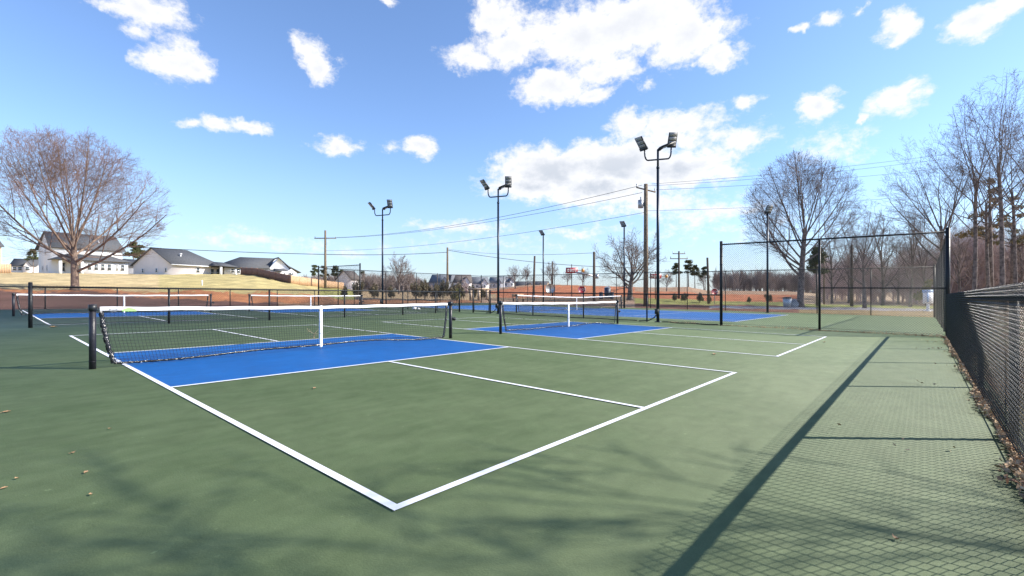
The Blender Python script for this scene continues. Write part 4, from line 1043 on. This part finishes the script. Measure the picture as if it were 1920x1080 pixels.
def shelter():
    x, y = at(898, 63); t = thing('utility_enclosure', 'tan masonry enclosure with open doorway behind the gate', 'enclosure', (x,y,terr(x,y)), YAW-math.pi/2+.2)
    for xx in (-1.1,0,1.1): b = MB(); b.box((xx,0,.7),.35,.35,1.5); b.build('pillar', M['walltan'], t)
    b = MB(); b.box((0,0,1.52),2.7,.45,.16); b.build('lintel', M['walltan'], t)
shelter()
# ------------------------------------------------------------------ litter on the courts
def leaf_obj(px, yp, size, label, curl=.4, rz=0):
    a = (px-960)/F; b_ = -(yp-HY)/F; d = (0-CZ)/(b_-SL*a); x, y = at(px, d); size *= .75
    b = MB(); V = []; Fq = []; n = 7
    for i in range(n):
        u = i/(n-1); w_ = size*.32*math.sin(math.pi*min(max(u,.04),.96))*(1+.25*math.sin(u*20))
        z = curl*size*(2*u-1)**2*.5+.004
        V += [(size*(u-.5), -w_, z+w_*.5), (size*(u-.5), 0, z-.001), (size*(u-.5), w_, z+w_*.6)]
    for i in range(n-1): Fq += [[i*3,i*3+3,i*3+4,i*3+1],[i*3+1,i*3+4,i*3+5,i*3+2]]
    b.add(V, Fq); b.seg((-size*.5,0,.006),(-size*.75,size*.05,.012),.0015); b.segs(4)
    o = b.build('fallen_leaf', M['leaf'], None, False, (x,y,gz(x,y)+.002)); o.rotation_euler = (0,0,rz); tag(o, label, 'leaf', 'fallen leaves on the court')
leaf_obj(137,851,.042,'dark curled leaf on the green at far left',.8,.3)
leaf_obj(162,887,.05,'flat reddish leaf right of the dark curled leaf',.2,1.0)
leaf_obj(31,899,.035,'small dark red leaf near the left edge',.6,2)
leaf_obj(8,917,.045,'pale leaf touching the left edge',.2,.4)
leaf_obj(12,774,.08,'tan leaf on the green, high at the left edge',.3,.2)
leaf_obj(170,929,.035,'tiny reddish leaf below the flat reddish one',.5,1.6)
leaf_obj(590,729,.08,'pale leaf on the green before the nearest blue strip',.3,.8)
leaf_obj(205,805,.035,'tiny dark leaf above the dark curled one',.4,2.2)
leaf_obj(1680,1013,.05,'curled brown leaf lying in the fence shadow',.9,.9)
leaf_obj(1340,665,.16,'yellowish leaf bits between the two courts',.2,.1)
leaf_obj(100,614,.22,'pale leaf by the foot of the left low fence',.3,.1)
leaf_obj(1546,642,.12,'pale leaf right of the second court corner',.3,.1)
def stick():
    px, yp = 588, 634; a = (px-960)/F; b_ = -(yp-HY)/F; d = (0-CZ)/(b_-SL*a); x, y = at(px, d)
    b = MB(); rx, ry = RT
    def p(u, v, z): return (rx*u-ry*v*0+.0, ry*u+v*.3, z)
    S_ = [((0,0,.02),(.03,0,.12),.011),((.03,0,.12),(.17,.05,.27),.008),((.03,0,.1),(-.12,.02,.17),.008),((-.12,.02,.17),(-.16,0,.25),.006),((.03,0,.1),(.3,.08,.11),.008),((.3,.08,.11),(.42,.1,.16),.005),((.03,0,.09),(-.14,-.05,.03),.007),((.17,.05,.27),(.24,.06,.29),.004),((.17,.03,.1),(.28,0,.05),.005),((0,0,.02),(.02,-.02,-.0),.01),((-.05,0,.13),(-.1,.05,.22),.004)]
    for q0, q1, r in S_: b.seg(p(*q0), p(*q1), r*.9, r*.5)
    b.segs(5); tag(b.build('fallen_branch', M['twigdry'], None, False, (x,y,gz(x,y))), 'small dry forked branch lying on the green behind the nearest net', 'branch')
stick()
def bag():
    px, yp = 777, 581; a = (px-960)/F; b_ = -(yp-HY)/F; d = (0-CZ)/(b_-SL*a); x, y = at(px, d); rng = random.Random(4)
    b = MB(); b.sphere((0,0,.09), .15, 7, .6); b.sphere((RT[0]*.28,RT[1]*.28,.06), .1, 6, .6)
    for v in b.V: v += np.array([[rng.uniform(-.03,.03) for _ in range(3)] for _ in v])
    tag(b.build('plastic_bag', M['paper'], None, False, (x,y,gz(x,y))), 'crumpled white bag on the court behind the low fence', 'bag')
bag()
def litter(name, label, pts, width, n, seed, straw=.25, hz=.05):
    rng = random.Random(seed); V = []; 
    for i in range(n):
        u = rng.random()**1.0*(len(pts)-1); k = min(int(u), len(pts)-2); f = u-k
        x = pts[k][0]+(pts[k+1][0]-pts[k][0])*f; y = pts[k][1]+(pts[k+1][1]-pts[k][1])*f
        dn = Vector((pts[k+1][1]-pts[k][1], -(pts[k+1][0]-pts[k][0]))).normalized()
        cl = .6+.4*math.sin(x*2.1+y*1.7)+.3*math.sin(x*5.3+y*3.1)
        o = rng.gauss(0, width*.5)*max(cl,.15); x += dn.x*o; y += dn.y*o
        s = rng.uniform(.012,.032); z = gz(x,y)+.004+abs(rng.gauss(0, hz*.5))*max(cl,.2)
        a = Vector((rng.gauss(0,1), rng.gauss(0,1), rng.gauss(0,.5))).normalized(); w_ = a.cross(Vector((rng.gauss(0,1), rng.gauss(0,1), rng.gauss(0,1)))).normalized()
        if rng.random() < straw: a = Vector((a.x, a.y, abs(a.z)*.8)); s *= 1.8; ww = .06
        else: ww = .5
        c = Vector((x, y, z+s*.3))
        V += [c-a*s, c+w_*s*ww, c+a*s, c-w_*s*ww]
    V = np.array([tuple(v) for v in V]); V[:,2] = np.maximum(V[:,2], np.array([gz(x,y) for x,y in V[:,:2]])+.003)
    b = MB(); b.add(V, np.arange(len(V)).reshape(-1,4)); o = b.build(name, M['leaf']); tag(o, label, 'leaf litter', kind='stuff')
litter('leaf_litter', 'brown leaf litter gathered along the foot of the near right fence', [(1.5,Y0+.03),(8,Y0+.02),(17.3,Y0+.05)], .085, 9000, 1, hz=.05)
litter('leaf_litter', 'dark leaf litter along the foot of the tall fence panel', [(X1-.05,Y0+.1),(X1-.03,1),(X1-.05,5.8)], .07, 2400, 2, straw=.4, hz=.07)
litter('leaf_litter', 'thin leaf scatter beyond the tall fence by the tennis court edge', [(35.9,-2.5),(35.9,9)], .35, 1800, 3)
litter('dry_leaves', 'dead leaves covering the ground outside the near right fence', [(2,-3.3),(9,-3.4),(17,-3.2)], .8, 5000, 4, hz=.04)
def tufts():
    rng = random.Random(6); b = MB()
    for i in range(1500):
        x = rng.uniform(2, 18)**1; y = Y0-.05-abs(rng.gauss(0,.5)); z = terr(x,y)
        if math.sin(x*3.1)+rng.gauss(0,.5) < .2: continue
        for k in range(3):
            a = rng.uniform(0,6.28); h = rng.uniform(.04,.14)
            b.seg((x,y,z-.01),(x+math.cos(a)*h*.6,y+math.sin(a)*h*.6,z+h),.002,.0006)
    b.segs(3); o = b.build('dry_grass', M['straw']); tag(o, 'dry straw-coloured grass outside the near right fence', 'grass', kind='stuff')
tufts()
# ------------------------------------------------------------------ world: Nishita sky with cumulus
EL, AZ = R_(33.3), math.atan2(.66, -.75)
def world():
    wd = bpy.data.worlds.new('World'); sc.world = wd; wd.use_nodes = True; nt = wd.node_tree; N = nt.nodes; L = nt.links
    for n in list(N): N.remove(n)
    out = N.new('ShaderNodeOutputWorld'); bg = N.new('ShaderNodeBackground'); sky = N.new('ShaderNodeTexSky')
    sky.sky_type = 'NISHITA'; sky.sun_disc = False; sky.sun_elevation = EL; sky.sun_rotation = AZ
    sky.air_density = SKY['air']; sky.dust_density = SKY['dust']; sky.ozone_density = SKY['ozone']; sky.altitude = 200
    bg.inputs['Strength'].default_value = SKY['str']
    def math_(op, a, b=None, c=None, clamp=False):
        n = N.new('ShaderNodeMath'); n.operation = op; n.use_clamp = clamp
        for i, v in enumerate((a, b, c)):
            if v is None: continue
            if isinstance(v, (int, float)): n.inputs[i].default_value = v
            else: L.new(v, n.inputs[i])
        return n.outputs[0]
    def ss(v, lo, hi, o0=0, o1=1):
        n = N.new('ShaderNodeMapRange'); n.interpolation_type = 'SMOOTHSTEP'; L.new(v, n.inputs[0])
        n.inputs[1].default_value = lo; n.inputs[2].default_value = hi; n.inputs[3].default_value = o0; n.inputs[4].default_value = o1; return n.outputs[0]
    tc = N.new('ShaderNodeTexCoord')
    rot = N.new('ShaderNodeVectorRotate'); rot.rotation_type = 'Z_AXIS'; rot.inputs['Angle'].default_value = -YAW; L.new(tc.outputs['Generated'], rot.inputs['Vector'])
    sp = N.new('ShaderNodeSeparateXYZ'); L.new(rot.outputs[0], sp.inputs[0])
    az = math_('MULTIPLY', math_('ARCTAN2', sp.outputs[1], sp.outputs[0]), -57.2958)      # degrees, right positive
    el = math_('MULTIPLY', math_('ARCSINE', sp.outputs[2]), 57.2958)
    cb = N.new('ShaderNodeCombineXYZ'); L.new(az, cb.inputs[0]); L.new(el, cb.inputs[1]); ae = cb.outputs[0]
    def noise(v, scale, det, rgh=.55, sxy=None):
        if sxy:
            mp = N.new('ShaderNodeMapping'); mp.inputs['Scale'].default_value = (*sxy, 1); L.new(v, mp.inputs['Vector']); v = mp.outputs[0]
        n = N.new('ShaderNodeTexNoise'); n.inputs['Scale'].default_value = scale; n.inputs['Detail'].default_value = det; n.inputs['Roughness'].default_value = rgh; L.new(v, n.inputs['Vector']); return n
    nw = noise(ae, .22, 5, .6); sub = N.new('ShaderNodeVectorMath'); sub.operation = 'SUBTRACT'; L.new(nw.outputs['Color'], sub.inputs[0]); sub.inputs[1].default_value = (.5,.5,.5)
    scl = N.new('ShaderNodeVectorMath'); scl.operation = 'MULTIPLY'; L.new(sub.outputs[0], scl.inputs[0]); scl.inputs[1].default_value = (5.5, 3.2, 0)
    ad = N.new('ShaderNodeVectorMath'); ad.operation = 'ADD'; L.new(ae, ad.inputs[0]); L.new(scl.outputs[0], ad.inputs[1]); wv = ad.outputs[0]
    def conv(px, py):
        a = (px-960)/F; b = (HY-py)/F
        return math.degrees(math.atan(a)), math.degrees(math.atan2(b, math.sqrt(1+a*a)))
    cl = [ # px, py, rx, ry, opacity
      (285,18,75,34,1),(215,5,70,16,.7),(262,48,30,18,.5),(333,112,62,36,1),(360,128,42,24,1),(262,100,18,16,.5),(588,105,36,30,.9),(600,128,34,32,1),(565,85,22,20,.7),(725,5,16,12,.8),
      (345,224,22,9,.6),(400,230,48,15,.8),(470,237,42,12,.9),(640,268,40,19,1),(600,275,26,9,.4),(790,274,32,20,1),(730,276,22,12,.4),(768,280,22,10,.7),
      (935,35,55,42,1),(960,85,70,42,1),(880,110,52,24,.9),(1010,60,60,44,.7),(1090,70,110,60,1.15),(1180,45,150,58,1.2),(1290,70,90,50,1.1),(1355,105,42,30,1),(1130,130,70,32,.9),(1040,165,82,30,1.05),(1110,175,42,20,.9),
      (1216,156,18,14,.5),(1400,190,26,15,.8),(1310,118,16,9,.6),(1535,195,40,26,1),(1525,210,34,20,.8),(1685,190,56,30,.95),(1655,205,30,18,.5),(1622,226,15,9,.8),(1690,45,40,28,.9),(1685,68,30,16,.8),(1550,40,36,10,.6),(1490,62,18,7,.6),(1610,18,12,7,.5),(1830,40,60,32,.9),(1890,12,70,22,.8),
      (1190,235,60,32,.85),(1270,235,95,32,.85),(1370,265,80,26,.7),(1250,262,120,28,.7),(1560,275,90,34,.38),(1600,260,50,20,.35),
      (1040,318,120,40,1.35),(1150,308,125,48,1.4),(1270,318,115,38,1.15),(1340,320,60,26,.6),(960,320,48,26,.8),(1000,345,95,30,1.1),(1120,352,120,32,1.2),(1200,380,150,30,.62),(1330,392,130,26,.5),
      (870,425,95,15,.45),(1080,435,80,14,.4),(500,452,120,16,.32),(420,455,80,14,.25),(640,470,80,10,.25),(900,460,160,20,.2),(1300,430,150,22,.25)]
    dens = None; shade = None
    for px, py, rx, ry, op in cl:
        A_, E_ = conv(px, py); A1, _ = conv(px+rx, py); _, E1 = conv(px, py-ry)
        rxd = abs(A1-A_)*1.26; ryd = abs(E1-E_)*1.34
        m1 = N.new('ShaderNodeVectorMath'); m1.operation = 'MULTIPLY_ADD'; L.new(wv, m1.inputs[0]); m1.inputs[1].default_value = (1/rxd, 1/ryd, 0); m1.inputs[2].default_value = (-A_/rxd, -E_/ryd, 0)
        ln = N.new('ShaderNodeVectorMath'); ln.operation = 'LENGTH'; L.new(m1.outputs[0], ln.inputs[0])
        v = math_('MULTIPLY_ADD', ln.outputs['Value'], -op, op)
        dens = v if dens is None else math_('SMOOTH_MAX', dens, v, .12)
    # the rest of the sky behind the photographer gets loose cumulus
    gen = noise(ae, .045, 6, .6, (1, 2)); back = math_('MULTIPLY_ADD', gen.outputs['Fac'], 4, -2.35)
    far_side = ss(math_('ABSOLUTE', az), 54, 66); back = math_('MULTIPLY', back, far_side)
    dens = math_('MAXIMUM', dens, math_('SUBTRACT', back, math_('SUBTRACT', 1, far_side)))
    fn = noise(ae, .55, 7, .62, (1, 1.5)); fn2 = noise(wv, 1.6, 6, .6, (1, 1.4))
    d2 = math_('ADD', dens, math_('MULTIPLY', math_('SUBTRACT', fn.outputs['Fac'], .52), 1.15))
    d2 = math_('ADD', d2, math_('MULTIPLY', math_('SUBTRACT', fn2.outputs['Fac'], .5), .45))
    a = ss(d2, -.02, .56)
    # thin haze veil low down
    veil = ss(el, 0, 16, .55, .0)
    # body shading: thicker parts are greyer under a bright rim
    thick = ss(math_('ADD', dens, math_('MULTIPLY', math_('SUBTRACT', fn.outputs['Fac'], .5), .9)), .55, 1.25)
    low = ss(el, 9, 22, 1, .35)
    g = math_('MULTIPLY', thick, low)
    cr = N.new('ShaderNodeMix'); cr.data_type = 'RGBA'; L.new(g, cr.inputs[0])
    cr.inputs[6].default_value = (*SKY['cloud'], 1); cr.inputs[7].default_value = (*SKY['cloud_dark'], 1)
    mix0 = N.new('ShaderNodeMix'); mix0.data_type = 'RGBA'; L.new(veil, mix0.inputs[0]); 
    # sky gain
    gn = N.new('ShaderNodeVectorMath'); gn.operation = 'MULTIPLY'; L.new(sky.outputs[0], gn.inputs[0]); gn.inputs[1].default_value = SKY['gain']
    L.new(gn.outputs[0], mix0.inputs[6]); mix0.inputs[7].default_value = (*SKY['veil'], 1)
    mix = N.new('ShaderNodeMix'); mix.data_type = 'RGBA'; L.new(math_('MULTIPLY', a, .95), mix.inputs[0]); L.new(mix0.outputs[2], mix.inputs[6]); L.new(cr.outputs[2], mix.inputs[7])
    L.new(mix.outputs[2], bg.inputs['Color']); L.new(bg.outputs[0], out.inputs[0])
SKY = dict(str=.1, air=1.0, dust=.3, ozone=2.6, gain=(1.34,1.43,1.62), cloud=(6.6,6.6,6.7), cloud_dark=(3.7,4.05,4.6), veil=(3.0,3.8,5.1))
world()
sl = bpy.data.lights.new('Sun', 'SUN'); sl.energy = 5.0; sl.angle = R_(.38); sl.color = (1, .93, .82)
so = bpy.data.objects.new('Sun', sl); COL.objects.link(so)
dirv = Vector((math.sin(AZ)*math.cos(EL), math.cos(AZ)*math.cos(EL), math.sin(EL)))
so.rotation_euler = dirv.to_track_quat('Z', 'Y').to_euler(); so.location = (10, -10, 20)
# ------------------------------------------------------------------ camera
cd = bpy.data.cameras.new('Camera'); co = bpy.data.objects.new('Camera', cd); COL.objects.link(co)
co.location = (CX, CY, CZ); co.rotation_euler = (math.pi/2, 0, YAW-math.pi/2)
cd.sensor_width = 36; cd.lens = 36*F/1920; cd.shift_y = (HY-540)/1920; cd.clip_start = .05; cd.clip_end = 6000
sc.camera = co
sc.view_settings.view_transform = 'Standard'; sc.view_settings.look = 'None'; sc.view_settings.gamma = 1; sc.view_settings.exposure = .70
